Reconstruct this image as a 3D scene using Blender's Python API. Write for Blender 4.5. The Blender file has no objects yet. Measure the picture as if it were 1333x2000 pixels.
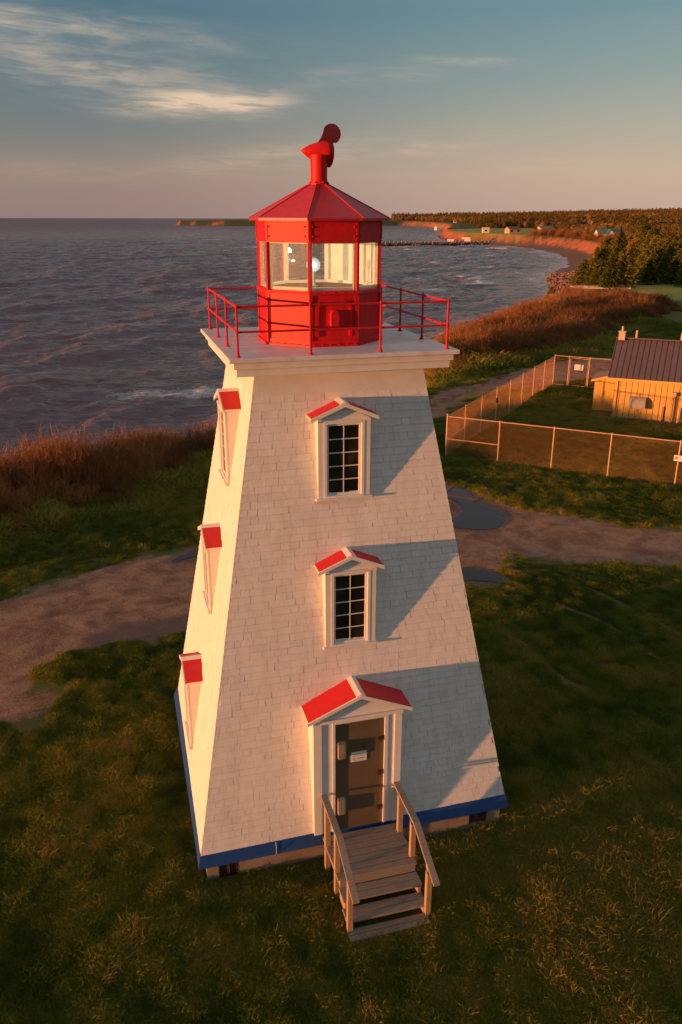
import bpy, math, random
import numpy as np
from mathutils import Matrix, Vector
R = math.radians
rng = np.random.default_rng(7)
random.seed(7)
scene = bpy.context.scene
col = scene.collection

# ------------------------------------------------------------------ camera, sky, sun, exposure
camd = bpy.data.cameras.new('camera'); cam = bpy.data.objects.new('camera', camd); col.objects.link(cam)
camd.sensor_width = 36.0; camd.sensor_fit = 'HORIZONTAL'; camd.lens = 1595.2545/1333*36
camd.clip_start = 0.1; camd.clip_end = 40000
_r = Vector((0.96303, -0.26937, 0.00225)); _u = Vector((0.08953, 0.32796, 0.94044)); _f = Vector((0.25406, 0.90547, -0.33995))
m3 = Matrix((( _r.x, _u.x, -_f.x), (_r.y, _u.y, -_f.y), (_r.z, _u.z, -_f.z)))
cam.matrix_world = Matrix.Translation((-3.4334, -13.6269, 10.4404)) @ m3.to_4x4()
scene.camera = cam
CAM = np.array([-3.4334, -13.6269, 10.4404])

SUN_EL = 2.0; SUN_DIR = Vector((-1.0, -0.18, 0)).normalized()   # towards the sun
sd_ = bpy.data.lights.new('sun', 'SUN'); sun = bpy.data.objects.new('sun', sd_); col.objects.link(sun)
sd_.energy = 5.0; sd_.angle = R(0.6); sd_.color = (1.0, 0.385, 0.135)
sv = Vector((SUN_DIR.x*math.cos(R(SUN_EL)), SUN_DIR.y*math.cos(R(SUN_EL)), math.sin(R(SUN_EL))))
sun.rotation_euler = sv.to_track_quat('Z', 'Y').to_euler()

world = bpy.data.worlds.new('World'); scene.world = world; world.use_nodes = True
wn = world.node_tree.nodes; wl = world.node_tree.links; wn.clear()
def N(t, nodes, **k):
    n = nodes.new(t)
    for a, b in k.items(): setattr(n, a, b)
    return n
def ramp(nodes, stops, interp='LINEAR'):
    n = nodes.new('ShaderNodeValToRGB'); e = n.color_ramp; e.interpolation = interp
    while len(e.elements) > 1: e.elements.remove(e.elements[-1])
    e.elements[0].position = stops[0][0]; c = stops[0][1]; e.elements[0].color = (*c, 1) if len(c) == 3 else c
    for p_, c in stops[1:]:
        x = e.elements.new(p_); x.color = (*c, 1)
    return n
def math_(nodes, links, op, a, b=None, c=None, clamp=False):
    n = nodes.new('ShaderNodeMath'); n.operation = op; n.use_clamp = clamp
    for i, v in enumerate((a, b, c)):
        if v is None: continue
        if isinstance(v, (int, float)): n.inputs[i].default_value = v
        else: links.new(v, n.inputs[i])
    return n.outputs[0]
def mixc(nodes, links, fac, a, b, mode='MIX'):
    n = nodes.new('ShaderNodeMix'); n.data_type = 'RGBA'; n.blend_type = mode
    for i, v in ((0, fac), (6, a), (7, b)):
        if isinstance(v, (int, float)): n.inputs[i].default_value = v
        elif isinstance(v, tuple): n.inputs[i].default_value = (*v, 1) if len(v) == 3 else v
        else: links.new(v, n.inputs[i])
    return n.outputs[2]
sky = N('ShaderNodeTexSky', wn, sky_type='NISHITA', sun_disc=False, sun_elevation=R(SUN_EL),
        sun_rotation=math.atan2(SUN_DIR.x, SUN_DIR.y) % (2*math.pi), altitude=20, air_density=1.0, dust_density=1.2, ozone_density=2.0)
tc = N('ShaderNodeTexCoord', wn); sep = N('ShaderNodeSeparateXYZ', wn); wl.new(tc.outputs['Generated'], sep.inputs[0])
zc = sep.outputs[2]
# evening gradient: dusky mauve at the horizon to teal above, warmer away to the right (towards +X)
grad = ramp(wn, [(0.0, (0.225, 0.158, 0.148)), (0.045, (0.212, 0.163, 0.148)), (0.085, (0.128, 0.135, 0.140)), (0.13, (0.078, 0.118, 0.142)), (0.20, (0.048, 0.105, 0.140)), (0.30, (0.115, 0.132, 0.155)), (0.55, (0.180, 0.178, 0.182)), (1.0, (0.225, 0.205, 0.195))])
wl.new(zc, grad.inputs[0])
azf = N('ShaderNodeMapRange', wn); azf.interpolation_type = 'SMOOTHSTEP'
wl.new(sep.outputs[0], azf.inputs[0]); azf.inputs[1].default_value = -0.05; azf.inputs[2].default_value = 0.66
warm = ramp(wn, [(0.0, (0.41, 0.285, 0.235)), (0.045, (0.42, 0.305, 0.235)), (0.09, (0.315, 0.285, 0.232)), (0.14, (0.20, 0.24, 0.225)), (0.20, (0.12, 0.195, 0.215)), (0.30, (0.14, 0.155, 0.165)), (0.55, (0.185, 0.18, 0.180)), (1.0, (0.225, 0.205, 0.195))])
wl.new(zc, warm.inputs[0])
base = mixc(wn, wl, azf.outputs[0], grad.outputs[0], warm.outputs[0])
# thin evening clouds: wisps gathered into a few banks round the western and northern sky
M_ = lambda op, a, b=None, c=None, clamp=False: math_(wn, wl, op, a, b, c, clamp)
az = M_('MULTIPLY', M_('ARCTAN2', sep.outputs[0], sep.outputs[1]), 57.2958); el = M_('MULTIPLY', M_('ARCSINE', zc), 57.2958)
def wisp(su, sv, skew, seed, lo, hi, dist=1.0):
    c_ = N('ShaderNodeCombineXYZ', wn); wl.new(M_('MULTIPLY', az, su), c_.inputs[0]); wl.new(M_('MULTIPLY', M_('SUBTRACT', el, M_('MULTIPLY', az, skew)), sv), c_.inputs[1]); c_.inputs[2].default_value = seed
    q = N('ShaderNodeTexNoise', wn); wl.new(c_.outputs[0], q.inputs['Vector']); q.inputs['Scale'].default_value = 1.0; q.inputs['Detail'].default_value = 8; q.inputs['Roughness'].default_value = 0.58; q.inputs['Distortion'].default_value = dist
    r_ = N('ShaderNodeMapRange', wn); r_.interpolation_type = 'SMOOTHSTEP'; wl.new(q.outputs[0], r_.inputs[0]); r_.inputs[1].default_value = lo; r_.inputs[2].default_value = hi; return r_.outputs[0]
def bank(a0, e0, wa, we, sl, k):
    da = M_('SUBTRACT', az, a0); u = M_('POWER', M_('ABSOLUTE', M_('DIVIDE', da, wa)), 2.0)
    v = M_('POWER', M_('ABSOLUTE', M_('DIVIDE', M_('SUBTRACT', M_('SUBTRACT', el, e0), M_('MULTIPLY', da, sl)), we)), 2.0)
    return M_('MULTIPLY', M_('EXPONENT', M_('MULTIPLY', M_('ADD', u, v), -1.0)), k)
msk = None
for q in [(7, 6.55, 4.4, 0.62, 0.03, 2.3), (0, 8.3, 7.0, 1.1, -0.07, 0.75), (-3, 10.6, 9.5, 0.75, -0.05, 0.65), (8, 9.7, 3.5, 0.5, -0.05, 0.25), (13, 3.7, 8.5, 0.75, 0.10, 0.80), (21, 4.1, 4, 0.45, 0.0, 0.5), (-2, 2.6, 7, 0.6, -0.02, 0.30), (22.7, 9.0, 2.6, 0.28, -0.05, 0.60), (18, 8.3, 5, 0.5, 0.05, 0.35), (29, 3.2, 6, 0.5, 0.0, 0.35), (26.5, 2.85, 1.2, 0.1, 0, 0.6), (-40, 9, 20, 5, 0, 0.6), (70, 10, 20, 5, 0, 0.5)]:
    g_ = bank(*q); msk = g_ if msk is None else M_('ADD', msk, g_)
w1 = wisp(0.13, 0.55, -0.05, 2.3, 0.28, 0.66, 0.8); w2 = wisp(0.30, 2.4, -0.04, 7.7, 0.32, 0.66, 0.6)
cf = M_('MULTIPLY', M_('MULTIPLY', msk, M_('ADD', M_('MULTIPLY', w1, 0.7), 0.12)), M_('ADD', M_('MULTIPLY', w2, 0.75), 0.25), clamp=True)
cloudcol = mixc(wn, wl, M_('MULTIPLY', zc, 5.5, clamp=True), (0.36, 0.24, 0.19), (0.66, 0.49, 0.34))
vis = mixc(wn, wl, cf, base, cloudcol)
bg1 = N('ShaderNodeBackground', wn); wl.new(vis, bg1.inputs[0]); bg1.inputs[1].default_value = 0.86
bg2 = N('ShaderNodeBackground', wn); wl.new(sky.outputs[0], bg2.inputs[0]); bg2.inputs[1].default_value = 0.03
ads = N('ShaderNodeAddShader', wn); wl.new(bg1.outputs[0], ads.inputs[0]); wl.new(bg2.outputs[0], ads.inputs[1])
wo = N('ShaderNodeOutputWorld', wn); wl.new(ads.outputs[0], wo.inputs[0])
scene.view_settings.view_transform = 'Standard'; scene.view_settings.look = 'None'
scene.view_settings.exposure = 0.6; scene.view_settings.gamma = 1.0; scene.view_settings.use_curve_mapping = False
scene.cycles.max_bounces = 8; scene.cycles.transparent_max_bounces = 24
scene.cycles.use_adaptive_sampling = True; scene.cycles.adaptive_threshold = 0.015
try: scene.cycles.use_denoising = True
except Exception: pass

# ------------------------------------------------------------------ materials
MATS = {}
def new_mat(name):
    m = bpy.data.materials.new(name); m.use_nodes = True
    return m, m.node_tree.nodes, m.node_tree.links, m.node_tree.nodes['Principled BSDF']
def mat(name, c, rough=0.6, var=0.12, scale=6.0, bump=0.0, bscale=40.0, metal=0.0, stretch=(1, 1, 1), c2=None, tint=False, coat=0.0, spec=0.5, grime=None):
    if name in MATS: return MATS[name]
    m, n, l, b = new_mat(name)
    tcn = n.new('ShaderNodeTexCoord'); mpn = n.new('ShaderNodeMapping'); mpn.inputs['Scale'].default_value = stretch
    l.new(tcn.outputs['Object'], mpn.inputs[0])
    ns = n.new('ShaderNodeTexNoise'); ns.inputs['Scale'].default_value = scale; ns.inputs['Detail'].default_value = 6; ns.inputs['Roughness'].default_value = 0.6
    l.new(mpn.outputs[0], ns.inputs['Vector'])
    c2 = c2 or tuple(x*(1-var*2) for x in c)
    mr = n.new('ShaderNodeMapRange'); l.new(ns.outputs[0], mr.inputs[0]); mr.inputs[1].default_value = 0.35; mr.inputs[2].default_value = 0.68
    colr = mixc(n, l, mr.outputs[0], c, c2)
    if grime:
        mg = n.new('ShaderNodeMapping'); mg.inputs['Scale'].default_value = (grime[2], grime[2], 1.0); l.new(tcn.outputs['Object'], mg.inputs[0])
        gn = n.new('ShaderNodeTexNoise'); gn.inputs['Scale'].default_value = grime[1]; gn.inputs['Detail'].default_value = 7; gn.inputs['Roughness'].default_value = 0.7; l.new(mg.outputs[0], gn.inputs['Vector'])
        gr = n.new('ShaderNodeMapRange'); l.new(gn.outputs[0], gr.inputs[0]); gr.inputs[1].default_value = 0.54; gr.inputs[2].default_value = 0.74; gr.inputs[4].default_value = grime[3]
        colr = mixc(n, l, gr.outputs[0], colr, grime[0])
    if tint:
        at = n.new('ShaderNodeAttribute'); at.attribute_name = 'tint'
        colr = mixc(n, l, 1.0, colr, at.outputs['Color'], 'MULTIPLY')
    l.new(colr, b.inputs['Base Color'])
    b.inputs['Roughness'].default_value = rough; b.inputs['Metallic'].default_value = metal
    b.inputs['Specular IOR Level'].default_value = spec
    if coat: b.inputs['Coat Weight'].default_value = coat
    if bump:
        bn = n.new('ShaderNodeTexNoise'); bn.inputs['Scale'].default_value = bscale; bn.inputs['Detail'].default_value = 4; l.new(mpn.outputs[0], bn.inputs['Vector'])
        bp = n.new('ShaderNodeBump'); bp.inputs['Strength'].default_value = bump; bp.inputs['Distance'].default_value = 0.01
        l.new(bn.outputs[0], bp.inputs['Height']); l.new(bp.outputs[0], b.inputs['Normal'])
    MATS[name] = m
    return m
M_SH = mat('shingle_paint', (0.80, 0.785, 0.755), 0.75, c2=(0.72, 0.70, 0.675), scale=1.6, stretch=(4, 4, 0.7), bump=0.5, bscale=30, tint=True, grime=((0.50, 0.46, 0.43), 1.3, 6, 0.32))
M_BACK = mat('shingle_backing', (0.54, 0.52, 0.50), 0.9)
M_WH = mat('white_trim_paint', (0.76, 0.75, 0.72), 0.5, var=0.05, scale=4, bump=0.12, bscale=60)
M_DECK = mat('deck_paint', (0.72, 0.71, 0.72), 0.45, c2=(0.60, 0.58, 0.58), scale=3, bump=0.2, bscale=14, grime=((0.35, 0.28, 0.24), 2.5, 1, 0.5))
M_RED = mat('red_paint', (0.62, 0.010, 0.012), 0.5, c2=(0.43, 0.009, 0.010), scale=3, stretch=(3, 3, 0.7), bump=0.10, bscale=22, spec=0.22, grime=((0.20, 0.022, 0.012), 2.2, 5, 0.65))
M_RROOF = mat('red_roof_paint', (0.50, 0.012, 0.022), 0.42, c2=(0.40, 0.010, 0.02), scale=7, bump=0.15, bscale=30, grime=((0.28, 0.06, 0.05), 3, 1.5, 0.5))
M_HOOD = mat('red_hood_panel', (0.60, 0.010, 0.015), 0.55, c2=(0.52, 0.010, 0.014), scale=9, bump=0.2, bscale=60)
M_BLUE = mat('blue_board_paint', (0.010, 0.070, 0.28), 0.5, c2=(0.012, 0.055, 0.21), scale=4, bump=0.1)
M_CONC = mat('concrete', (0.30, 0.25, 0.19), 0.9, c2=(0.20, 0.15, 0.11), scale=3.2, bump=0.5, bscale=25)
M_DARK = mat('dark_grille', (0.05, 0.03, 0.025), 0.7)
M_WOOD = mat('weathered_wood', (0.33, 0.265, 0.205), 0.8, c2=(0.20, 0.155, 0.12), scale=5, stretch=(1.2, 14, 14), bump=0.5, bscale=9)
M_WOODV = mat('weathered_post_wood', (0.42, 0.28, 0.15), 0.75, c2=(0.30, 0.19, 0.11), scale=5, stretch=(14, 14, 1.2), bump=0.5, bscale=9)
M_DOOR = mat('brown_steel_door', (0.135, 0.10, 0.065), 0.45, c2=(0.115, 0.085, 0.055), scale=3)
M_LOCK = mat('grey_lock_cover', (0.30, 0.27, 0.20), 0.5, metal=0.1)
M_STEEL = mat('dark_steel', (0.10, 0.08, 0.06), 0.4, metal=0.8)
M_GALV = mat('galvanised_steel', (0.62, 0.38, 0.24), 0.5, metal=0.25, var=0.1)  # grey steel with the orange of the low sun put into its colour
M_SIGN = mat('sign_white', (0.75, 0.73, 0.74), 0.5, var=0.03)
M_INK = mat('sign_ink', (0.07, 0.06, 0.07), 0.6)
M_ORANGE = mat('sign_orange', (0.75, 0.16, 0.03), 0.5)
M_FLOOR = mat('lantern_floor', (0.12, 0.06, 0.035), 0.7)
M_CREAM = mat('lantern_inner_paint', (0.78, 0.74, 0.66), 0.6, var=0.04)
def simple(name, c, rough=0.6, metal=0.0):
    m, n, l, b = new_mat(name); b.inputs['Base Color'].default_value = (*c, 1); b.inputs['Roughness'].default_value = rough; b.inputs['Metallic'].default_value = metal; return m
def emis(name, c, s):
    m, n, l, b = new_mat(name); b.inputs['Base Color'].default_value = (0, 0, 0, 1); b.inputs['Emission Color'].default_value = (*c, 1); b.inputs['Emission Strength'].default_value = s; return m
M_BULB = emis('lamp_glow', (1.0, 0.97, 0.92), 12)
M_HALO, n_, l_, b_ = new_mat('halo_glow'); n_.remove(b_)  # see-through emission that stands for the lamp's halo
_e = n_.new('ShaderNodeEmission'); _e.inputs[0].default_value = (1, 0.96, 0.88, 1); _e.inputs[1].default_value = 0.9
_t = n_.new('ShaderNodeBsdfTransparent'); _m = n_.new('ShaderNodeMixShader'); _m.inputs[0].default_value = 0.30
l_.new(_t.outputs[0], _m.inputs[1]); l_.new(_e.outputs[0], _m.inputs[2]); l_.new(_m.outputs[0], n_['Material Output'].inputs[0])
def glass(name, dirt=0.1, tintc=(0.97, 0.98, 0.97), dirtc=(0.55, 0.48, 0.40)):
    m, n, l, b = new_mat(name); n.remove(b)
    tr = n.new('ShaderNodeBsdfTransparent'); tr.inputs[0].default_value = (*tintc, 1)
    gl = n.new('ShaderNodeBsdfGlossy'); gl.inputs['Roughness'].default_value = 0.02
    fr = n.new('ShaderNodeFresnel'); gb_ = n.new('ShaderNodeNewGeometry'); l.new(math_(n, l, 'SUBTRACT', 1.5, math_(n, l, 'MULTIPLY', gb_.outputs['Backfacing'], 0.8333)), fr.inputs[0])
    df = n.new('ShaderNodeBsdfDiffuse'); df.inputs[0].default_value = (*dirtc, 1)
    ns = n.new('ShaderNodeTexNoise'); ns.inputs['Scale'].default_value = 6; tcn = n.new('ShaderNodeTexCoord'); l.new(tcn.outputs['Object'], ns.inputs[0])
    mx = n.new('ShaderNodeMixShader'); l.new(fr.outputs[0], mx.inputs[0]); l.new(tr.outputs[0], mx.inputs[1]); l.new(gl.outputs[0], mx.inputs[2])
    m2 = n.new('ShaderNodeMixShader'); l.new(math_(n, l, 'MULTIPLY', ns.outputs[0], dirt*2), m2.inputs[0]); l.new(mx.outputs[0], m2.inputs[1]); l.new(df.outputs[0], m2.inputs[2])
    l.new(m2.outputs[0], n['Material Output'].inputs[0]); return m
M_LGLASS = glass('lantern_glass', 0.09)
def winmat():
    m, n, l, b = new_mat('window_glass'); b.inputs['Roughness'].default_value = 0.04
    t_ = n.new('ShaderNodeTexCoord'); q = n.new('ShaderNodeTexNoise'); q.inputs['Scale'].default_value = 2.5; l.new(t_.outputs['Object'], q.inputs['Vector'])
    r_ = ramp(n, [(0.35, (0.010, 0.009, 0.007)), (0.62, (0.028, 0.024, 0.015)), (0.75, (0.07, 0.055, 0.03))]); l.new(q.outputs[0], r_.inputs[0]); l.new(r_.outputs[0], b.inputs['Base Color'])
    bp = n.new('ShaderNodeBump'); bp.inputs['Strength'].default_value = 0.25; bp.inputs['Distance'].default_value = 0.03; l.new(q.outputs[0], bp.inputs['Height']); l.new(bp.outputs[0], b.inputs['Normal'])
    return m
M_WGLASS = winmat()

# ------------------------------------------------------------------ mesh helpers
class MB:
    def __init__(s): s.v = []; s.f = []; s.t = []; s.m = []
    def add(s, vs, fs, tint=1.0, mi=0, mtx=None):
        o = len(s.v)
        if mtx is not None: vs = [tuple(mtx @ Vector(v)) for v in vs]
        s.v += [tuple(v) for v in vs]; s.f += [tuple(i+o for i in f) for f in fs]; s.t += [tint]*len(fs); s.m += [mi]*len(fs)
        return s
    def box(s, x0, x1, y0, y1, z0, z1, tint=1.0, mi=0, mtx=None):
        vs = [(x0,y0,z0),(x1,y0,z0),(x1,y1,z0),(x0,y1,z0),(x0,y0,z1),(x1,y0,z1),(x1,y1,z1),(x0,y1,z1)]
        return s.add(vs, [(0,3,2,1),(4,5,6,7),(0,1,5,4),(1,2,6,5),(2,3,7,6),(3,0,4,7)], tint, mi, mtx)
    def hexa(s, vs, tint=1.0, mi=0, mtx=None):
        return s.add(vs, [(0,3,2,1),(4,5,6,7),(0,1,5,4),(1,2,6,5),(2,3,7,6),(3,0,4,7)], tint, mi, mtx)
    def prism(s, poly, vec, tint=1.0, mi=0, mtx=None):
        n = len(poly); vec = Vector(vec); a = [Vector(q) for q in poly]; b = [q+vec for q in a]
        return s.add(a+b, [tuple(range(n))[::-1], tuple(range(n, 2*n))]+[(i, (i+1) % n, n+(i+1) % n, n+i) for i in range(n)], tint, mi, mtx)
    def tube(s, a, b, r0, r1=None, n=8, caps=True, tint=1.0, mi=0, mtx=None):
        a = Vector(a); b = Vector(b); r1 = r0 if r1 is None else r1; d = (b-a).normalized()
        q = d.orthogonal().normalized(); w = d.cross(q)
        vs = [a+(q*math.cos(2*math.pi*i/n)+w*math.sin(2*math.pi*i/n))*r0 for i in range(n)]+[b+(q*math.cos(2*math.pi*i/n)+w*math.sin(2*math.pi*i/n))*r1 for i in range(n)]
        fs = [(i, (i+1) % n, n+(i+1) % n, n+i) for i in range(n)]
        if caps: fs += [tuple(range(n))[::-1], tuple(range(n, 2*n))]
        return s.add(vs, fs, tint, mi, mtx)
    def ball(s, c, r, n=8, k=5, mtx=None, sc=(1, 1, 1)):
        vs = [(c[0], c[1], c[2]-r*sc[2])]
        for j in range(1, k):
            a = -math.pi/2+math.pi*j/k
            for i in range(n):
                vs.append((c[0]+r*sc[0]*math.cos(a)*math.cos(2*math.pi*i/n), c[1]+r*sc[1]*math.cos(a)*math.sin(2*math.pi*i/n), c[2]+r*sc[2]*math.sin(a)))
        vs.append((c[0], c[1], c[2]+r*sc[2])); L = len(vs)-1
        fs = [(0, 1+(i+1) % n, 1+i) for i in range(n)]
        for j in range(k-2):
            for i in range(n): fs.append((1+j*n+i, 1+j*n+(i+1) % n, 1+(j+1)*n+(i+1) % n, 1+(j+1)*n+i))
        fs += [(L, 1+(k-2)*n+i, 1+(k-2)*n+(i+1) % n) for i in range(n)]
        return s.add(vs, fs, mtx=mtx)
    def obj(s, name, mats, parent=None, smooth=False, origin=None):
        me = bpy.data.meshes.new(name)
        vs = s.v
        me.from_pydata(vs, [], s.f)
        mats = mats if isinstance(mats, (list, tuple)) else [mats]
        for m in mats: me.materials.append(m)
        if len(mats) > 1: me.polygons.foreach_set('material_index', s.m)
        if any(t != 1.0 for t in s.t):
            at = me.attributes.new('tint', 'FLOAT_COLOR', 'FACE')
            arr = np.ones((len(s.t), 4), np.float32); arr[:, :3] = np.array(s.t, np.float32)[:, None]
            at.data.foreach_set('color', arr.ravel())
        elif mats[0] is M_SH:
            at = me.attributes.new('tint', 'FLOAT_COLOR', 'FACE'); at.data.foreach_set('color', np.ones(len(s.t)*4, np.float32))
        if smooth: me.shade_smooth()
        me.validate(); me.update()
        o = bpy.data.objects.new(name, me); col.objects.link(o)
        if parent is not None: o.parent = parent
        return o
def rename(o, name): o.name = name; return o
def tag(o, label=None, cat=None, group=None, kind=None):
    if label: o['label'] = label
    if cat: o['category'] = cat
    if group: o['group'] = group
    if kind: o['kind'] = kind
    return o
def thing(name, label, cat, loc=(0, 0, 0), rz=0, group=None):
    o = bpy.data.objects.new(name, None); col.objects.link(o); o.location = loc; o.rotation_euler = (0, 0, rz); o.empty_display_size = 0.3
    return tag(o, label, cat, group)
def bevel(o, w=0.006, seg=1):
    b = o.modifiers.new('bevel', 'BEVEL'); b.width = w; b.segments = seg; b.limit_method = 'ANGLE'; b.angle_limit = R(40); return o
def npmesh(name, V, F, mats, parent=None, smooth=True, attrs=None, mi=None):
    me = bpy.data.meshes.new(name); V = np.asarray(V, np.float32); F = np.asarray(F, np.int32)
    me.vertices.add(len(V)); me.vertices.foreach_set('co', V.ravel())
    k = F.shape[1]
    me.loops.add(F.size); me.loops.foreach_set('vertex_index', F.ravel())
    me.polygons.add(len(F)); me.polygons.foreach_set('loop_start', np.arange(0, F.size, k, dtype=np.int32)); me.polygons.foreach_set('loop_total', np.full(len(F), k, np.int32))
    for m in (mats if isinstance(mats, (list, tuple)) else [mats]): me.materials.append(m)
    if mi is not None: me.polygons.foreach_set('material_index', np.asarray(mi, np.int32))
    me.update(calc_edges=True)
    for a, v in (attrs or {}).items():
        at = me.attributes.new(a, 'FLOAT', 'POINT'); at.data.foreach_set('value', np.asarray(v, np.float32))
    if smooth: me.shade_smooth()
    o = bpy.data.objects.new(name, me)
    if parent != 'unlinked':
        col.objects.link(o)
        if parent is not None: o.parent = parent
    return o

# ------------------------------------------------------------------ noise / polyline tools
def vnoise(x, y, seed=0):
    xi = np.floor(x).astype(np.int64); yi = np.floor(y).astype(np.int64); fx = x-xi; fy = y-yi
    fx = fx*fx*(3-2*fx); fy = fy*fy*(3-2*fy)
    def h(a, b):
        n = (a*374761393+b*668265263+seed*974634777) & 0xffffffff
        n = ((n ^ (n >> 13))*1274126177) & 0xffffffff
        return ((n ^ (n >> 16)) & 0xffff)/65535.0
    return (h(xi, yi)*(1-fx)+h(xi+1, yi)*fx)*(1-fy)+(h(xi, yi+1)*(1-fx)+h(xi+1, yi+1)*fx)*fy
def fbm(x, y, s=1.0, o=4, seed=0):
    r = 0; a = 0.5; t = 0
    for i in range(o):
        r = r+a*vnoise(x/s+17.3*i, y/s-9.1*i, seed+i); t += a; a *= 0.5; s *= 0.5
    return r/t
def pdist(x, y, pts):
    d = np.full(np.shape(x), 1e9)
    for (ax, ay), (bx, by) in zip(pts[:-1], pts[1:]):
        vx, vy = bx-ax, by-ay; t = np.clip(((x-ax)*vx+(y-ay)*vy)/(vx*vx+vy*vy+1e-9), 0, 1)
        d = np.minimum(d, np.hypot(x-ax-t*vx, y-ay-t*vy))
    return d
def inside(x, y, pts):
    c = np.zeros(np.shape(x), bool); n = len(pts)
    for i in range(n):
        ax, ay = pts[i]; bx, by = pts[(i+1) % n]
        if ay == by: continue
        k = ((ay > y) != (by > y)) & (x < (bx-ax)*(y-ay)/(by-ay)+ax); c ^= k
    return c
def sdist(x, y, pts):
    d = pdist(x, y, list(pts)+[pts[0]]); return np.where(inside(x, y, pts), d, -d)
def sstep(a, b, x):
    t = np.clip((x-a)/(b-a), 0, 1); return t*t*(3-2*t)

SEA = -6.0
LAND = [(-9000, -4200), (-500, -238), (-110, -22), (-34, 17), (-12, 28.5), (0, 33), (12, 42), (16, 52), (24, 64), (36, 77), (44, 85), (55, 96), (75, 120), (92, 145), (98, 160),
        (107, 185), (122, 211), (137, 232), (155, 258), (178, 297), (208, 357), (225, 407), (234, 455), (234, 505), (240, 560), (262, 640), (300, 740), (357, 866),
        (456, 1123), (543, 1423), (585, 1640), (450, 1625), (272, 1606), (205, 1640), (140, 1706), (150, 1850), (360, 1960), (800, 2500), (2200, 6000), (6000, 14000), (30000, 14000), (30000, -30000), (-9000, -30000)]
BAYC = [(98, 160), (107, 185), (122, 211), (137, 232), (155, 258), (178, 297), (208, 357), (225, 407), (234, 455), (234, 505)]
ROADS = [
    [(-60, 6), (-20, 6.4), (-7.9, 9.2), (-7.2, 9.6), (-6.4, 10.1), (-5.4, 10.7), (-4.3, 11.3), (-3, 11.7), (-1.2, 12), (2, 13.2), (5, 15.5), (8, 20), (10.5, 25), (13.9, 31), (15.6, 33.6), (18.6, 35.7), (21.7, 37.7), (25.7, 40.5), (30, 42.8), (35.1, 43.4), (55, 43),
     (75, 36), (75, 31), (45, 38.2), (37.6, 38.4), (30.9, 36.9), (24.3, 34.2), (20.5, 33.4), (18, 31.8), (15.3, 29.3), (12.6, 25.9), (10.4, 21.2), (9.2, 18.2), (9.3, 16.5), (10.1, 15.2), (10.5, 14.1), (11.6, 12.3), (12.9, 11), (14.4, 10), (15.5, 9.1), (18, 7), (40, -8),
     (38, -12), (18, 2.2), (14.6, 5.75), (13.4, 6.4), (12.3, 7), (10.8, 7.5), (9.25, 8.05), (8.8, 8.6), (7.8, 7.5), (7.4, 6.6), (5.5, 6.9), (3, 6.6), (0, 6.2), (-2.2, 6.1), (-3.6, 5.95), (-4.3, 5.7), (-5.2, 5.2), (-5.65, 5.0), (-5.9, 4.2), (-5.1, 4.0), (-5.9, 2.9), (-6.5, 2.9), (-7.1, 2.4), (-12, 0), (-60, -6)]]
BARE = [[(6.1, 3.4), (6.25, 2.6), (6.35, 1.8), (6.5, 0.9)], [(7.4, 1.9), (7.9, 1.5)], [(5.5, -3.2), (5.6, -3.7)], [(9.22, 7.02), (9.75, 5.83), (10.17, 4.36), (10.43, 3.32), (10.48, 2.46), (10.4, -2)], [(8.31, 5.11), (8.59, 4.46), (8.95, 3.26), (9.13, 1.93), (9.12, 0.66), (8.9, -3)]]
BAREW = [0.16, 0.05, 0.02, 0.04, 0.05]
FIELD = [(188, 452), (262, 478), (330, 600), (394, 735), (350, 735), (300, 705), (262, 600), (248, 540)]
LAWN2 = [(64, 100), (68, 112), (76, 108), (100, 100), (130, 88), (110, 70), (80, 76), (66, 86), (58, 90)]
def terrain(x, y):
    sd = sdist(x, y, LAND)
    sdn = sd+(fbm(x, y, 14, 3, 5)-0.5)*np.clip(np.hypot(x, y)/40-0.6, 0, 5)
    bay = sstep(60, 15, pdist(x, y, BAYC))
    bw = 1.5+bay*9
    cw = 7-bay*0.5+np.clip(np.hypot(x, y)/200, 0, 5)
    far = np.hypot(x, y)
    top = 0.0+3.2*sstep(600, 1100, far)+19*sstep(120, 1100, sd)*sstep(250, 1400, far)+4*sstep(30, 260, sd)*sstep(120, 300, far)
    top = top-top*np.where(sdist(x, y, FIELD) > -30, 0.6, 0)
    beach = np.clip(sdn/bw, 0, 1)*(0.5+bay*0.9)
    cl = sstep(bw, bw+cw, sdn+(fbm(x, y, 5, 3, 9)-0.5)*2.2)
    z = np.where(sd < 0, SEA-0.15-np.clip(-sd*0.12, 0, 4), (SEA-0.1+beach)*(1-cl)+top*cl)
    und = (fbm(x, y, 7, 2, 2)-0.5)*0.20*sstep(16, 60, np.hypot(x-8, y-8))+(fbm(x, y, 1.6, 2, 3)-0.5)*0.006*sstep(3.2, 5, np.maximum(abs(x), abs(y+0.6)))
    z = z+np.where(cl > 0.5, und, 0)*(1-sstep(-0.6, 0.3, roadsd(x, y)))
    return z, sd, cl, bay
def roadsd(x, y):
    r = np.full(np.shape(x), -50.0); m = (np.hypot(x, y) < 90)
    if m.any(): r[m] = sdist(x[m], y[m], ROADS[0])
    return r
def raisez(x, y):
    return terrain(np.atleast_1d(np.float64(x)), np.atleast_1d(np.float64(y)))[0]

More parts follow.
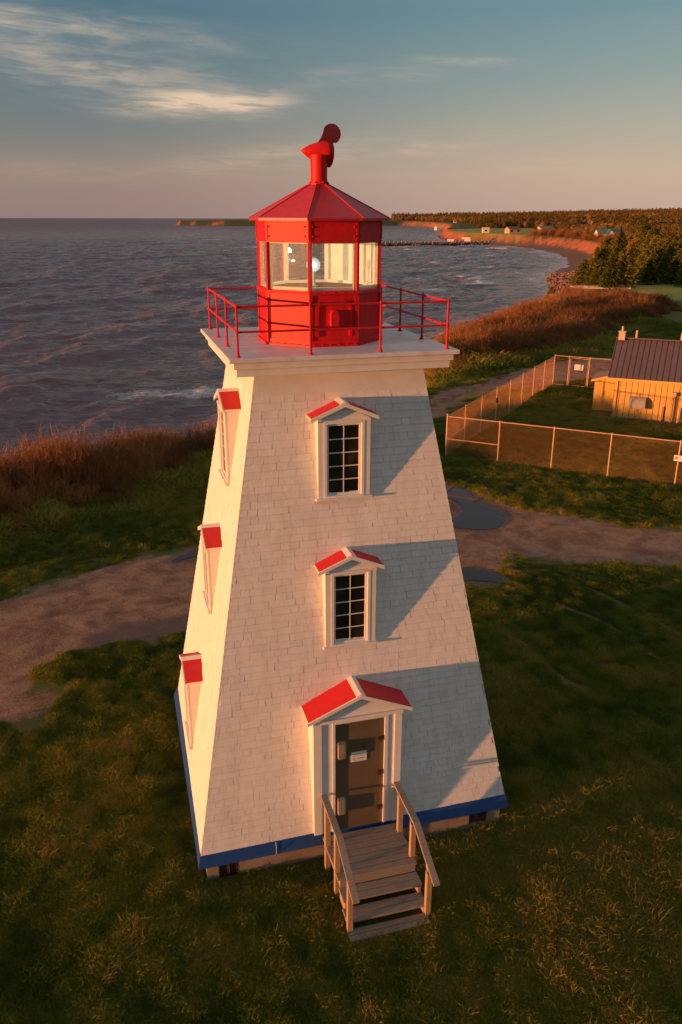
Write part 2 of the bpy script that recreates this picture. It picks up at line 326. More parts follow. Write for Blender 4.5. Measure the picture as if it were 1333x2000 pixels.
PUD = [[(9.35,16.75),(9.8,16.2),(10.15,15.3),(10.25,14.76),(10.12,14.15),(9.7,13.98),(9.78,13.7),(9.89,13.27),(10.08,12.7),(10.12,12.3),(9.94,11.8),(9.6,11.35),(9.2,11.12),(8.79,11.08),(8.4,11.2),(8.0,11.4),(7.85,11.9),(8.2,12.5),(8.75,12.9),(9.1,13.4),(9.0,13.9),(8.95,14.4),(8.95,15.6),(9.1,16.4)],
       [(6.2,8.2),(6.7,8.05),(7.14,7.79),(7.5,7.5),(7.76,7.26),(7.85,7.0),(7.7,6.85),(7.3,6.84),(6.83,7.02),(6.3,7.3),(5.9,7.7)],
       [(-0.2,12.0),(-1.0,11.8),(-1.5,11.66),(-1.9,11.42),(-2.2,11.2),(-2.1,11.08),(-1.8,11.1),(-1.07,11.38),(-0.2,11.65)],
       [(-1.2,6.9),(-2.03,6.78),(-2.97,6.92),(-3.6,6.86),(-4.2,6.6),(-4.5,6.35),(-4.3,6.16),(-3.7,6.05),(-3.1,6.0),(-2.4,6.1),(-1.2,6.3)]]
# ------------------------------------------------------------------ ground (one sheet to the horizon)
def build_ground():
    rr = np.concatenate([[0.0], np.geomspace(2.0, 14000, 430)]); th = np.linspace(0, 2*np.pi, 1100, endpoint=False)
    # finer angular steps in front
    th = np.concatenate([np.linspace(R(-20), R(60), 900, endpoint=False), np.linspace(R(60), R(340), 260, endpoint=False)])
    T, Q = np.meshgrid(th, rr); X = CAM[0]+Q*np.sin(T); Y = CAM[1]+Q*np.cos(T)
    z, sd, cl, bay = terrain(X, Y)
    rd = roadsd(X, Y)
    bare = np.zeros_like(X)
    for b_, w in zip(BARE, BAREW):
        bare = np.maximum(bare, sstep(w+0.30, w*0.5, pdist(X+0.5*(fbm(X, Y, 0.8, 3, 83)-0.5), Y, b_)+0.5*np.clip(fbm(X, Y, 0.9, 3, 81)-0.42, 0, 1)))
    CL = [(-40, 3), (-7, 6.6), (-3.5, 8.7), (0, 9.6), (4, 10.6), (8, 9.9), (11.5, 9.9), (14.5, 7.9), (30, -2)]
    CL2 = [(7, 12), (9.2, 17), (11, 23), (14.5, 29.5), (20, 34.6), (28, 38.8), (36, 41), (60, 40)]
    wob = (fbm(X, Y, 3.5, 2, 91)-0.5)*0.9; d1 = np.minimum(pdist(X, Y, CL), pdist(X, Y, CL2))+wob
    rut = np.maximum(np.exp(-((d1-0.75)/0.17)**2), 0.6*np.exp(-((d1-2.0)/0.22)**2))*(0.35+0.9*fbm(X, Y, 2.2, 3, 92)); rut[np.hypot(X, Y) > 90] = 0
    wet = np.zeros_like(X); nr = np.hypot(X, Y) < 40
    for q in PUD: wet[nr] = np.maximum(wet[nr], sstep(-0.55, 0.05, sdist(X[nr], Y[nr], q)+(fbm(X[nr], Y[nr], 0.7, 3, 93)-0.5)*0.6))
    fld = np.maximum(sstep(-6, 3, sdist(X, Y, FIELD)), sstep(-2, 2, sdist(X, Y, LAWN2)))
    n1, n0 = X.shape
    i = np.arange(n1-1)[:, None]*n0; j = np.arange(n0)[None]; j2 = (j+1) % n0
    F = np.stack([i+j, i+n0+j, i+n0+j2, i+j2], -1).reshape(-1, 4)
    V = np.stack([X, Y, z], -1).reshape(-1, 3)
    # drop far sea-bed faces
    keep = ~((sd.ravel()[F] < -60).all(1)); F = F[keep]
    m, n, l, b = new_mat('ground')
    geo = n.new('ShaderNodeNewGeometry')
    def noise(scale, detail=5, rough=0.6, vec=geo.outputs['Position'], dist=0.0):
        q = n.new('ShaderNodeTexNoise'); q.inputs['Scale'].default_value = scale; q.inputs['Detail'].default_value = detail; q.inputs['Roughness'].default_value = rough; q.inputs['Distortion'].default_value = dist
        l.new(vec, q.inputs['Vector']); return q.outputs[0]
    def attr(a):
        q = n.new('ShaderNodeAttribute'); q.attribute_name = a; return q.outputs['Fac']
    def mr(v, a, b_, c=0.0, d=1.0):
        q = n.new('ShaderNodeMapRange'); q.interpolation_type = 'SMOOTHSTEP'; l.new(v, q.inputs[0])
        for k, w in zip((1, 2, 3, 4), (a, b_, c, d)): q.inputs[k].default_value = w
        return q.outputs[0]
    g = mixc(n, l, mr(noise(0.55, 5), 0.4, 0.62), (0.085, 0.115, 0.022), (0.140, 0.110, 0.030))
    g = mixc(n, l, mr(noise(5.0, 6, 0.7), 0.45, 0.7), g, (0.080, 0.078, 0.020))
    g = mixc(n, l, mr(noise(0.02, 3), 0.4, 0.6, 0, 0.5), g, (0.060, 0.062, 0.02))
    g = mixc(n, l, attr('field'), g, mixc(n, l, mr(noise(0.1, 4), 0.4, 0.6), (0.34, 0.34, 0.05), (0.40, 0.32, 0.08)))
    dirt = mixc(n, l, mr(noise(1.1, 6, 0.65, dist=0.6), 0.36, 0.66), (0.38, 0.210, 0.125), (0.20, 0.095, 0.055))
    dirt = mixc(n, l, mr(noise(0.5, 4, 0.6, dist=1.0), 0.56, 0.70), dirt, (0.40, 0.175, 0.080))
    dirt = mixc(n, l, mr(noise(3.5, 6, 0.75), 0.50, 0.70, 0, 0.7), dirt, (0.17, 0.085, 0.055))
    dirt = mixc(n, l, mr(noise(24, 3), 0.57, 0.68), dirt, (0.50, 0.38, 0.30))
    dirt = mixc(n, l, mr(attr('rut'), 0.25, 0.8, 0, 0.75), dirt, (0.15, 0.075, 0.048))
    dirt = mixc(n, l, mr(attr('wet'), 0.1, 0.8, 0, 0.85), dirt, (0.12, 0.062, 0.048))
    rmask = math_(n, l, 'ADD', attr('road'), math_(n, l, 'MULTIPLY', math_(n, l, 'SUBTRACT', noise(0.9, 7, 0.7), 0.5), 2.4))
    rm = mr(rmask, -0.12, 0.22)
    c_ = mixc(n, l, rm, g, dirt)
    bm = mr(math_(n, l, 'ADD', attr('bare'), math_(n, l, 'MULTIPLY', math_(n, l, 'SUBTRACT', noise(2.6, 6, 0.75), 0.5), 2.4)), 0.6, 1.1)
    c_ = mixc(n, l, bm, c_, mixc(n, l, noise(8, 3), (0.09, 0.055, 0.032), (0.17, 0.095, 0.055)))
    # red sandstone bank and dark beach
    sand = mixc(n, l, mr(noise(0.25, 6, 0.7), 0.35, 0.65), (0.58, 0.17, 0.055), (0.32, 0.10, 0.045))
    c_ = mixc(n, l, attr('cliff'), c_, sand)
    c_ = mixc(n, l, attr('beach'), c_, mixc(n, l, noise(0.4, 5), (0.14, 0.075, 0.052), (0.23, 0.13, 0.085)))
    l.new(c_, b.inputs['Base Color']); l.new(mr(attr('wet'), 0.2, 0.9, 0.95, 0.38), b.inputs['Roughness']); b.inputs['Specular IOR Level'].default_value = 0.3
    bp = n.new('ShaderNodeBump'); bp.inputs['Strength'].default_value = 0.7; bp.inputs['Distance'].default_value = 0.06
    hh = math_(n, l, 'SUBTRACT', math_(n, l, 'ADD', noise(6, 6, 0.7), math_(n, l, 'MULTIPLY', noise(1.3, 4), 2.0)), math_(n, l, 'MULTIPLY', attr('rut'), 1.6)); l.new(hh, bp.inputs['Height']); l.new(bp.outputs[0], b.inputs['Normal'])
    cliff = np.where((cl > 0.04) & (cl < 0.90) & (sd > 0), 1.0, 0.0)*np.clip(0.45+0.9*fbm(X, Y, 12, 2, 4), 0, 1)
    cliff = cliff*np.clip(0.35+0.65*sstep(60, 160, np.hypot(X, Y)), 0, 1)
    beach = np.where((sd > -6) & (cl <= 0.04) & (SEA+2 > z), 1.0, 0.0)
    tag(npmesh('ground', V, F, m, attrs=dict(rut=rut.ravel(), wet=wet.ravel(), road=rd.ravel(), bare=bare.ravel(), field=fld.ravel(), cliff=cliff.ravel(), beach=beach.ravel())), kind='structure')
build_ground()

# ------------------------------------------------------------------ sea
def wave_tile(L, n, wind, amp, seed, small=0.0):
    g = np.random.default_rng(seed); k = np.fft.fftfreq(n, L/n)*2*np.pi; kx, ky = np.meshgrid(k, k); kk = np.hypot(kx, ky); kk[0, 0] = 1e-6
    Lw = wind[2]**2/9.81; wd = np.array(wind[:2])/np.hypot(*wind[:2])
    c = (kx*wd[0]+ky*wd[1])/kk
    P = np.exp(-1/(kk*Lw)**2)/kk**4*np.abs(c)**3*(0.15+0.85*(c > 0))*np.exp(-(kk*0.12)**2)
    P[0, 0] = 0
    h = (g.normal(size=(n, n))+1j*g.normal(size=(n, n)))*np.sqrt(P)
    H = np.real(np.fft.ifft2(h)); s = amp/H.std()
    dx = np.real(np.fft.ifft2(-1j*kx/kk*h)); dy = np.real(np.fft.ifft2(-1j*ky/kk*h))
    return H*s, dx*s, dy*s
def samp(A, L, x, y):
    n = A.shape[0]; u = (x/L % 1)*n; v = (y/L % 1)*n; i = np.floor(u).astype(int); j = np.floor(v).astype(int); fu = u-i; fv = v-j; i %= n; j %= n
    return (A[j, i]*(1-fu)+A[j, (i+1) % n]*fu)*(1-fv)+(A[(j+1) % n, i]*(1-fu)+A[(j+1) % n, (i+1) % n]*fu)*fv
def build_sea():
    rr = np.concatenate([np.geomspace(22, 700, 1150), np.geomspace(704, 8700, 260)]); th = np.linspace(R(-24), R(62), 1000)
    T, Q = np.meshgrid(th, rr); X = CAM[0]+Q*np.sin(T); Y = CAM[1]+Q*np.cos(T)
    t1 = wave_tile(170, 512, (0.75, -0.66, 8.0), 0.26, 3); t2 = wave_tile(61, 512, (0.55, -0.83, 4.2), 0.15, 5)
    a = R(11); X2 = X*math.cos(a)+Y*math.sin(a); Y2 = -X*math.sin(a)+Y*math.cos(a)
    fade = sstep(1400, 200, Q)*0.92+0.08
    H = samp(t1[0], 170, X, Y)+samp(t2[0], 61, X2, Y2); DX = samp(t1[1], 170, X, Y); DY = samp(t1[2], 170, X, Y)
    sd = sdist(X, Y, LAND); sh = sstep(2, -25, sd)*0.7+0.3
    Z = SEA+H*fade*sh*0.9
    V = np.stack([X-DX*0.9*fade, Y-DY*0.9*fade, Z], -1).reshape(-1, 3)
    crest = sstep(0.32, 0.62, samp(t1[0], 170, X, Y)*1.25+samp(t2[0], 61, X2, Y2)*1.1-0.02)*sstep(0.40, 0.58, fbm(X, Y, 24, 3, 8))
    surf = sstep(-9, 0, sd+(fbm(X, Y, 9, 3, 6)-0.5)*16)*0.75*(0.35+0.65*sstep(40, 100, X))
    surf = np.maximum(surf, sstep(-16, -2, sd+(fbm(X, Y, 12, 3, 66)-0.5)*20)*sstep(60, 110, X)*0.8*sstep(-0.2, 0.3, samp(t1[0], 170, X, Y)+0.25))
    patch = 1.0*np.exp(-((X-4+0.35*(Y-68))/11)**2-((Y-68)/4.5)**2)*(0.4+0.8*fbm(X, Y, 3, 3, 67))
    crest = np.maximum(crest, sstep(0.22, 0.48, samp(t1[0], 170, X, Y)*1.25+samp(t2[0], 61, X2, Y2))*sstep(0.44, 0.60, fbm(X, Y, 15, 3, 68))*sstep(20, 70, X)*sstep(600, 200, Q))
    crest = crest*(0.45+0.55*sstep(10, 60, X))
    foam = np.clip(np.maximum(np.maximum(crest, surf), patch), 0, 1)
    n1, n0 = X.shape; i = np.arange(n1-1)[:, None]*n0; j = np.arange(n0-1)[None]
    F = np.stack([i+j, i+n0+j, i+n0+j+1, i+j+1], -1).reshape(-1, 4)
    keep = ~((sd.ravel()[F] > 12).all(1)); F = F[keep]
    m, n, l, b = new_mat('sea_water'); geo = n.new('ShaderNodeNewGeometry')
    def noise(scale, detail=5, rough=0.6, st=None):
        q = n.new('ShaderNodeTexNoise'); q.inputs['Scale'].default_value = scale; q.inputs['Detail'].default_value = detail; q.inputs['Roughness'].default_value = rough
        if st:
            mp_ = n.new('ShaderNodeMapping'); mp_.inputs['Rotation'].default_value = (0, 0, R(st[0])); mp_.inputs['Scale'].default_value = (st[1], 1, 1); l.new(geo.outputs['Position'], mp_.inputs[0]); l.new(mp_.outputs[0], q.inputs['Vector'])
        else: l.new(geo.outputs['Position'], q.inputs['Vector'])
        return q.outputs[0]
    at = n.new('ShaderNodeAttribute'); at.attribute_name = 'foam'
    fm = n.new('ShaderNodeMapRange'); l.new(math_(n, l, 'ADD', at.outputs['Fac'], math_(n, l, 'MULTIPLY', math_(n, l, 'SUBTRACT', noise(1.6, 6, 0.75), 0.5), 1.5)), fm.inputs[0]); fm.inputs[1].default_value = 0.55; fm.inputs[2].default_value = 0.95
    body = mixc(n, l, noise(0.03, 3), (0.235, 0.118, 0.118), (0.165, 0.104, 0.130))
    l.new(mixc(n, l, fm.outputs[0], body, (0.80, 0.74, 0.74)), b.inputs['Base Color'])
    ln_ = n.new('ShaderNodeVectorMath'); ln_.operation = 'LENGTH'; l.new(geo.outputs['Position'], ln_.inputs[0])
    fr_ = n.new('ShaderNodeMapRange'); fr_.interpolation_type = 'SMOOTHSTEP'; l.new(ln_.outputs['Value'], fr_.inputs[0]); fr_.inputs[1].default_value = 120; fr_.inputs[2].default_value = 1800
    l.new(math_(n, l, 'ADD', math_(n, l, 'ADD', math_(n, l, 'MULTIPLY', fm.outputs[0], 0.5), 0.16), math_(n, l, 'MULTIPLY', fr_.outputs[0], 0.2)), b.inputs['Roughness'])
    l.new(math_(n, l, 'SUBTRACT', 0.5, math_(n, l, 'MULTIPLY', fr_.outputs[0], 0.16)), b.inputs['Specular IOR Level']); b.inputs['IOR'].default_value = 1.31
    bp = n.new('ShaderNodeBump'); bp.inputs['Strength'].default_value = 1.0; bp.inputs['Distance'].default_value = 0.8
    hh = math_(n, l, 'ADD', math_(n, l, 'MULTIPLY', noise(0.55, 5, 0.62, (42, 0.45)), 1.6), math_(n, l, 'MULTIPLY', noise(0.09, 4, 0.6, (42, 0.4)), 5.0))
    l.new(hh, bp.inputs['Height']); l.new(bp.outputs[0], b.inputs['Normal'])
    tag(npmesh('sea', V, F, m, attrs=dict(foam=foam.ravel())), kind='structure')
build_sea()

# puddles (flat sheets of standing water on the dirt road)
m_p, n_, l_, b_ = new_mat('puddle_water'); b_.inputs['Base Color'].default_value = (0.035, 0.022, 0.02, 1); b_.inputs['Roughness'].default_value = 0.05; b_.inputs['IOR'].default_value = 1.36
for q in PUD[:3]:
    # smooth the outline
    P = np.array(q)
    for _ in range(2): P = np.stack([P*0.75+np.roll(P, -1, 0)*0.25, P*0.25+np.roll(P, -1, 0)*0.75], 1).reshape(-1, 2)
    P = P+(np.stack([vnoise(P[:, 0]*3, P[:, 1]*3, 5), vnoise(P[:, 0]*3, P[:, 1]*3, 6)], -1)-0.5)*0.25
    z0 = float(raisez(P[:, 0], P[:, 1]).max())+0.012
    bm_ = MB(); bm_.add([(x, y, z0) for x, y in P], [tuple(range(len(P)))])
    tag(bm_.obj('puddle', m_p), kind='structure')

# ------------------------------------------------------------------ lighthouse
LH = thing('lighthouse', 'tall tapering white shingled lighthouse with a red lantern room standing on the grass', 'lighthouse')
ZB, ZT = 0.5375, 8.143
CB = {(-1, -1): (-2.745, -2.70), (1, -1): (2.753, -2.632), (-1, 1): (-2.652, 2.559), (1, 1): (2.72, 2.62)}
CT = 1.3645
def cpt(sx, sy, z, off=0.0):
    f = (z-ZB)/(ZT-ZB); bx, by = CB[(sx, sy)]
    return ((bx*(1-f)+sx*CT*f)+sx*off, (by*(1-f)+sy*CT*f)+sy*off, z)
def fy(z, x=0.0):   # front wall y
    a = cpt(-1, -1, z); b = cpt(1, -1, z); t = (x-a[0])/(b[0]-a[0]); return a[1]*(1-t)+b[1]*t
def lx(z, y=0.0):
    a = cpt(-1, -1, z); b = cpt(-1, 1, z); t = (y-a[1])/(b[1]-a[1]); return a[0]*(1-t)+b[0]*t
ZF = 7.86  # top of shingles, bottom of the plain frieze
# core wall
mb = MB()
ring = [(-1, -1), (1, -1), (1, 1), (-1, 1)]
vs = [cpt(a, b, ZB, -0.012) for a, b in ring]+[cpt(a, b, ZF, -0.012) for a, b in ring]
mb.add(vs, [(0, 1, 5, 4), (1, 2, 6, 5), (2, 3, 7, 6), (3, 0, 4, 7)])
wall = mb.obj('wall', M_BACK, LH)
# shingles: real overlapping courses on all four faces
sh = MB()
ncourse = int(round((ZF-ZB)/0.115))
for fi, (c0, c1, nrm) in enumerate([((-1, -1), (1, -1), (0, -1, 0)), ((-1, 1), (-1, -1), (-1, 0, 0)), ((1, -1), (1, 1), (1, 0, 0)), ((1, 1), (-1, 1), (0, 1, 0))]):
    nv = Vector(nrm); r_ = random.Random(fi+11)
    for i in range(ncourse):
        za = ZB+(ZF-ZB)*i/ncourse; zb_ = ZB+(ZF-ZB)*(i+1)/ncourse+0.004
        A0 = Vector(cpt(*c0, za)); A1 = Vector(cpt(*c1, za)); B0 = Vector(cpt(*c0, zb_)); B1 = Vector(cpt(*c1, zb_))
        L = (A1-A0).length; s = -r_.uniform(0, 0.12); cz = r_.uniform(-0.003, 0.003)
        while s < L:
            w = r_.choice([r_.uniform(0.09, 0.16), r_.uniform(0.15, 0.24), r_.uniform(0.18, 0.32)]); gap = r_.choice([0.001, 0.0015, 0.002, 0.002, 0.003, 0.003, 0.004, 0.006])
            a = max(s, -0.006)/L; b = min(s+w-gap, L+0.006)/L
            if b > a+0.01:
                dz = r_.uniform(-0.004, 0.004)+cz; t_ = r_.uniform(0.008, 0.0115)
                p0 = A0.lerp(A1, a); p1 = A0.lerp(A1, b); q0 = B0.lerp(B1, a); q1 = B0.lerp(B1, b)
                p0.z += dz; p1.z += dz+r_.uniform(-0.001, 0.001)
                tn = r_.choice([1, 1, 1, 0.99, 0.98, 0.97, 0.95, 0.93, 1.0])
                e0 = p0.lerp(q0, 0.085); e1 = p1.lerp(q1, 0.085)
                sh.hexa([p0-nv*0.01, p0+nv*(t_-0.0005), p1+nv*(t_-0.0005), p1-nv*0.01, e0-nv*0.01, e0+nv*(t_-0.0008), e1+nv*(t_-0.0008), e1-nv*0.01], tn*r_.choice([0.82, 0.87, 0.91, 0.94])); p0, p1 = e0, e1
                sh.hexa([p0-nv*0.01, p0+nv*t_, p1+nv*t_, p1-nv*0.01, q0-nv*0.012, q0+nv*0.002, q1+nv*0.002, q1-nv*0.012], tn)
            s += w
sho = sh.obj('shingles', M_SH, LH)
# frieze under the cornice, skirt, foundation
def ringbox(name, m, lo, hi, parent, z0=None, z1=None):
    """closed square ring solid from lower corner list to upper corner list (outer) -- a solid block"""
    b = MB(); b.add(list(lo)+list(hi), [(0, 3, 2, 1), (4, 5, 6, 7), (0, 1, 5, 4), (1, 2, 6, 5), (2, 3, 7, 6), (3, 0, 4, 7)]); return b.obj(name, m, parent)
ringbox('frieze', M_WH, [cpt(a, b, ZF, 0.010) for a, b in ring], [cpt(a, b, 8.22, 0.010) for a, b in ring], LH)
sk = MB()
SKL = [(-2.80, -2.778, 0.335), (2.80, -2.735, 0.335), (2.80, 2.72, 0.335), (-2.76, 2.66, 0.335)]
SKU = [cpt(a, b, ZB+0.01, 0.022) for a, b in ring]
sk.add(SKL+SKU, [(0, 3, 2, 1), (4, 5, 6, 7), (0, 1, 5, 4), (1, 2, 6, 5), (2, 3, 7, 6), (3, 0, 4, 7)])
sk.box(-1.497, -1.487, -2.772, -2.765, 0.34, 0.53)
sko = sk.obj('blue_skirt_board', M_BLUE, LH)
b = MB(); b.prism([(-1.502, -2.7745, 0.34), (-1.494, -2.7745, 0.34), (-1.494, -2.7245, 0.545), (-1.502, -2.7245, 0.545)], (0, 0.01, 0)); b.obj('skirt_joint', M_WH, sko)
FO = 2.665
b = MB()
# foundation walls with two vent openings in the front
for x0, x1 in [(-FO, -2.47), (-2.12, 2.06), (2.41, FO)]: b.box(x0, x1, -2.68, -2.45, -0.35, 0.338)
b.box(-2.47, -2.12, -2.68, -2.45, -0.35, -0.0); b.box(2.06, 2.41, -2.68, -2.45, -0.35, 0.06)
b.box(-FO, -2.45, -2.449, 2.6, -0.35, 0.338); b.box(2.45, FO, -2.449, 2.6, -0.35, 0.338); b.box(-2.449, 2.449, 2.35, 2.6, -0.35, 0.338)
fo = b.obj('foundation', M_CONC, LH)
for x0, x1, z0 in [(-2.47, -2.12, 0.0), (2.06, 2.41, 0.06)]:
    b = MB(); b.box(x0, x1, -2.56, -2.55, z0, 0.335)
    for i in range(9): b.box(x0+0.02+i*0.04, x0+0.03+i*0.04, -2.66, -2.65, z0, 0.335)
    for i in range(6): b.box(x0, x1, -2.648, -2.640, z0+0.03+i*0.05, z0+0.04+i*0.05)
    b.box(x0, x0+0.02, -2.675, -2.64, z0, 0.335); b.box(x1-0.02, x1, -2.675, -2.64, z0, 0.335); b.box(x0+0.165, x0+0.185, -2.675, -2.645, z0, 0.335)
    b.obj('vent_grille', mat('rusty_grille', (0.12, 0.05, 0.03), 0.8), fo)
# cornice + deck
b = MB()
b.box(-1.687, 1.687, -1.687, 1.687, 8.213, 8.330); b.box(-1.730, 1.730, -1.730, 1.730, 8.3302, 8.4325)
bevel(b.obj('cornice', M_WH, LH), 0.006)
b = MB(); b.box(-1.803, 1.803, -1.803, 1.803, 8.4345, 8.500); dk = bevel(b.obj('deck', M_DECK, LH), 0.008)
b = MB()
for i in range(1, 3): b.box(-1.80, 1.80, -1.80+i*1.2-0.004, -1.80+i*1.2+0.004, 8.5002, 8.5035)
b.obj('deck_seam', M_DECK, dk)

# hooded windows
def rotz(a): return Matrix.Rotation(a, 4, 'Z')
def hood(mb_r, mb_w, mb_c, x0, x1, zf, rise, yf, wallf, mtx, over=0.05):
    """gable hood: x0..x1 eaves, zf eave height of the top surface at front, yf front plane y, wallf(z)-> wall y"""
    xc = (x0+x1)/2; za = zf+rise; y0 = yf-over; th = 0.028
    yb_e = wallf(zf)+0.06; yb_a = wallf(za)+0.06
    for sx, xe in ((-1, x0), (1, x1)):
        # white board below
        P = [(xe, y0, zf-th), (xc, y0, za-th), (xc, yb_a, za-th), (xe, yb_e, zf-th)]
        T = [(xe, y0, zf), (xc, y0, za), (xc, yb_a, za), (xe, yb_e, zf)]
        mb_w.hexa(P+T if sx < 0 else P[::-1]+T[::-1], mtx=mtx)
        # red panel, set in from rake edge and ridge
        w = abs(xc-xe); f = 1-0.075/w; e = 0.004/w
        def pt(t, y, dz): return (xe+(xc-xe)*t, y, zf+rise*t+dz)
        Q0 = [pt(e, y0+0.012, 0.001), pt(f, y0+0.012, 0.001), pt(f, yb_a, 0.001), pt(e, yb_e, 0.001)]
        Q1 = [pt(e, y0+0.012, 0.010), pt(f, y0+0.012, 0.010), pt(f, yb_a, 0.010), pt(e, yb_e, 0.010)]
        mb_r.hexa(Q0+Q1 if sx < 0 else Q0[::-1]+Q1[::-1], mtx=mtx)
        # ridge cap strip
        C0 = [pt(f, y0-0.008, 0.003), pt(1.0, y0-0.008, 0.003), pt(1.0, yb_a, 0.003), pt(f, yb_a, 0.003)]
        C1 = [pt(f, y0-0.008, 0.018), pt(1.0, y0-0.008, 0.018), pt(1.0, yb_a, 0.018), pt(f, yb_a, 0.018)]
        mb_c.hexa(C0+C1 if sx < 0 else C0[::-1]+C1[::-1], mtx=mtx)
        # fascia on the rake
        R0 = [pt(-0.015, y0-0.012, -0.062), pt(1.0, y0-0.012, -0.062), pt(1.0, y0-0.001, -0.062), pt(-0.015, y0-0.001, -0.062)]
        R1 = [pt(-0.015, y0-0.012, 0.002), pt(1.0, y0-0.012, 0.002), pt(1.0, y0-0.001, 0.002), pt(-0.015, y0-0.001, 0.002)]
        mb_w.hexa(R0+R1 if sx < 0 else R0[::-1]+R1[::-1], mtx=mtx)
def window(zs, ztop, xc, wallf, mtx, parent, eave=0.54, hw=0.42):
    yf = wallf(zs+0.03)-0.03; x0, x1 = xc-hw, xc+hw
    w = MB()
    # box cheeks (solid wedge bodies) built round the opening
    ox0, ox1 = xc-0.285, xc+0.285; oz0, oz1 = zs+0.06, ztop-0.07
    def wedge(a, b_, z0, z1):
        w.hexa([(a, yf, z0), (b_, yf, z0), (b_, wallf(z0)+0.05, z0), (a, wallf(z0)+0.05, z0), (a, yf, z1), (b_, yf, z1), (b_, wallf(z1)+0.05, z1), (a, wallf(z1)+0.05, z1)], mtx=mtx)
    wedge(x0, ox0, zs, ztop); wedge(ox1, x1, zs, ztop); wedge(ox0, ox1, zs, oz0); wedge(ox0, ox1, oz1, ztop)
    # raised pilasters with a groove
    for a, b_ in ((x0-0.006, x0+0.105), (x1-0.105, x1+0.006)):
        w.box(a, b_, yf-0.016, yf-0.001, zs+0.035, ztop-0.001, mtx=mtx)
    # casing round the sash
    for a, b_, c_, d_ in ((ox0-0.045, ox0, oz0-0.03, oz1+0.045), (ox1, ox1+0.045, oz0-0.03, oz1+0.045), (ox0, ox1, oz1, oz1+0.045), (ox0, ox1, oz0-0.03, oz0)):
        w.box(a, b_, yf-0.022, yf-0.0005, c_, d_, mtx=mtx)
    # pediment panel (recessed triangle behind the rake)
    w.prism([(x0, yf+0.01, ztop-0.001), (x1, yf+0.01, ztop-0.001), (xc, yf+0.01, ztop+0.21)], (0, 0.25, 0), mtx=mtx)
    w.box(x0-0.01, x1+0.01, yf-0.03, yf-0.0175, ztop-0.04, ztop-0.012, mtx=mtx)
    f = w.obj('window', M_WH, parent)
    s_ = MB(); s_.box(x0-0.045, x1+0.045, yf-0.055, yf+0.03, zs-0.005, zs+0.030, mtx=mtx); bevel(s_.obj('sill', M_WH, f), 0.004)
    # sash
    s_ = MB(); ys = yf+0.03; sw = 0.035
    for a, b_, c_, d_ in ((ox0, ox0+sw, oz0, oz1), (ox1-sw, ox1, oz0, oz1), (ox0+sw, ox1-sw, oz0, oz0+sw), (ox0+sw, ox1-sw, oz1-sw, oz1)): s_.box(a, b_, ys-0.02, ys+0.02, c_, d_, mtx=mtx)
    gx0, gx1, gz0, gz1 = ox0+sw, ox1-sw, oz0+sw, oz1-sw
    s_.box(xc-0.007, xc+0.007, ys-0.008, ys+0.004, gz0, gz1, mtx=mtx)
    for i in range(1, 5):
        z = gz0+(gz1-gz0)*i/5; s_.box(gx0, gx1, ys-0.007, ys+0.0035, z-0.007, z+0.007, mtx=mtx)
    s_.obj('sash', M_WH, f)
    g = MB(); g.box(gx0-0.01, gx1+0.01, ys+0.005, ys+0.010, gz0-0.01, gz1+0.01, mtx=mtx); g.obj('pane', M_WGLASS, f)
    # cut nothing: the unlit interior is put into the pane's dark colour
    r_ = MB(); wd = MB(); cp_ = MB(); hood(r_, wd, cp_, xc-eave, xc+eave, ztop+0.035, 0.225, yf, wallf, mtx)
    wd.obj('hood', M_WH, f); r_.obj('hood_roofing', M_HOOD, f); cp_.obj('hood_ridge', M_WH, f)
    return f
I4 = Matrix.Identity(4)
window(6.20, 7.50, -0.045, lambda z: fy(z, 0), I4, LH)
window(3.76, 5.13, -0.045, lambda z: fy(z, 0), I4, LH)
ML = rotz(-math.pi/2)   # front coords -> left face: (x,y)->(y,-x)
for zs, zt_, xc_ in ((6.20, 7.48, 0.155), (3.87, 5.11, 0.15), (1.06, 2.50, 0.05)):
    window(zs, zt_, xc_, lambda z: lx(z, 0.0), ML, LH)

# door surround
DY = -2.735
b = MB()
def wedge3(mb_, a, c_, z0, z1, y=DY):
    mb_.hexa([(a, y, z0), (c_, y, z0), (c_, fy(z0)+0.1, z0), (a, fy(z0)+0.1, z0), (a, y, z1), (c_, y, z1), (c_, fy(z1)+0.1, z1), (a, fy(z1)+0.1, z1)])
DX0, DX1, DZ0, DZ1 = -0.47, 0.385, 0.548, 2.69
wedge3(b, -0.83, DX0, DZ0, 2.80); wedge3(b, DX1, 0.67, DZ0, 2.80); wedge3(b, DX0, DX1, DZ1, 2.80)
for a, c_ in ((-0.838, -0.70), (0.555, 0.678)): b.box(a, c_, DY-0.022, DY-0.001, DZ0+0.003, 2.775)
for a, c_ in ((-0.515, DX0+0.001), (DX1-0.001, 0.445)): b.box(a, c_, DY-0.014, DY-0.0005, DZ0+0.002, DZ1+0.055)
b.box(DX0+0.0015, DX1-0.0015, DY-0.014, DY-0.0005, DZ1+0.001, DZ1+0.055)
b.prism([(-0.83, DY+0.012, 2.799), (0.67, DY+0.012, 2.799), (-0.08, DY+0.012, 3.13)], (0, 0.35, 0))
b.box(-0.85, 0.69, DY-0.04, DY-0.0235, 2.74, 2.795)
ds = b.obj('door_surround', M_WH, LH)
r_ = MB(); wd = MB(); cp_ = MB(); hood(r_, wd, cp_, -0.93, 0.83, 2.83, 0.375, DY, lambda z: fy(z), None, 0.06)
wd.obj('hood', M_WH, ds); r_.obj('hood_roofing', M_HOOD, ds); cp_.obj('hood_ridge', M_WH, ds)
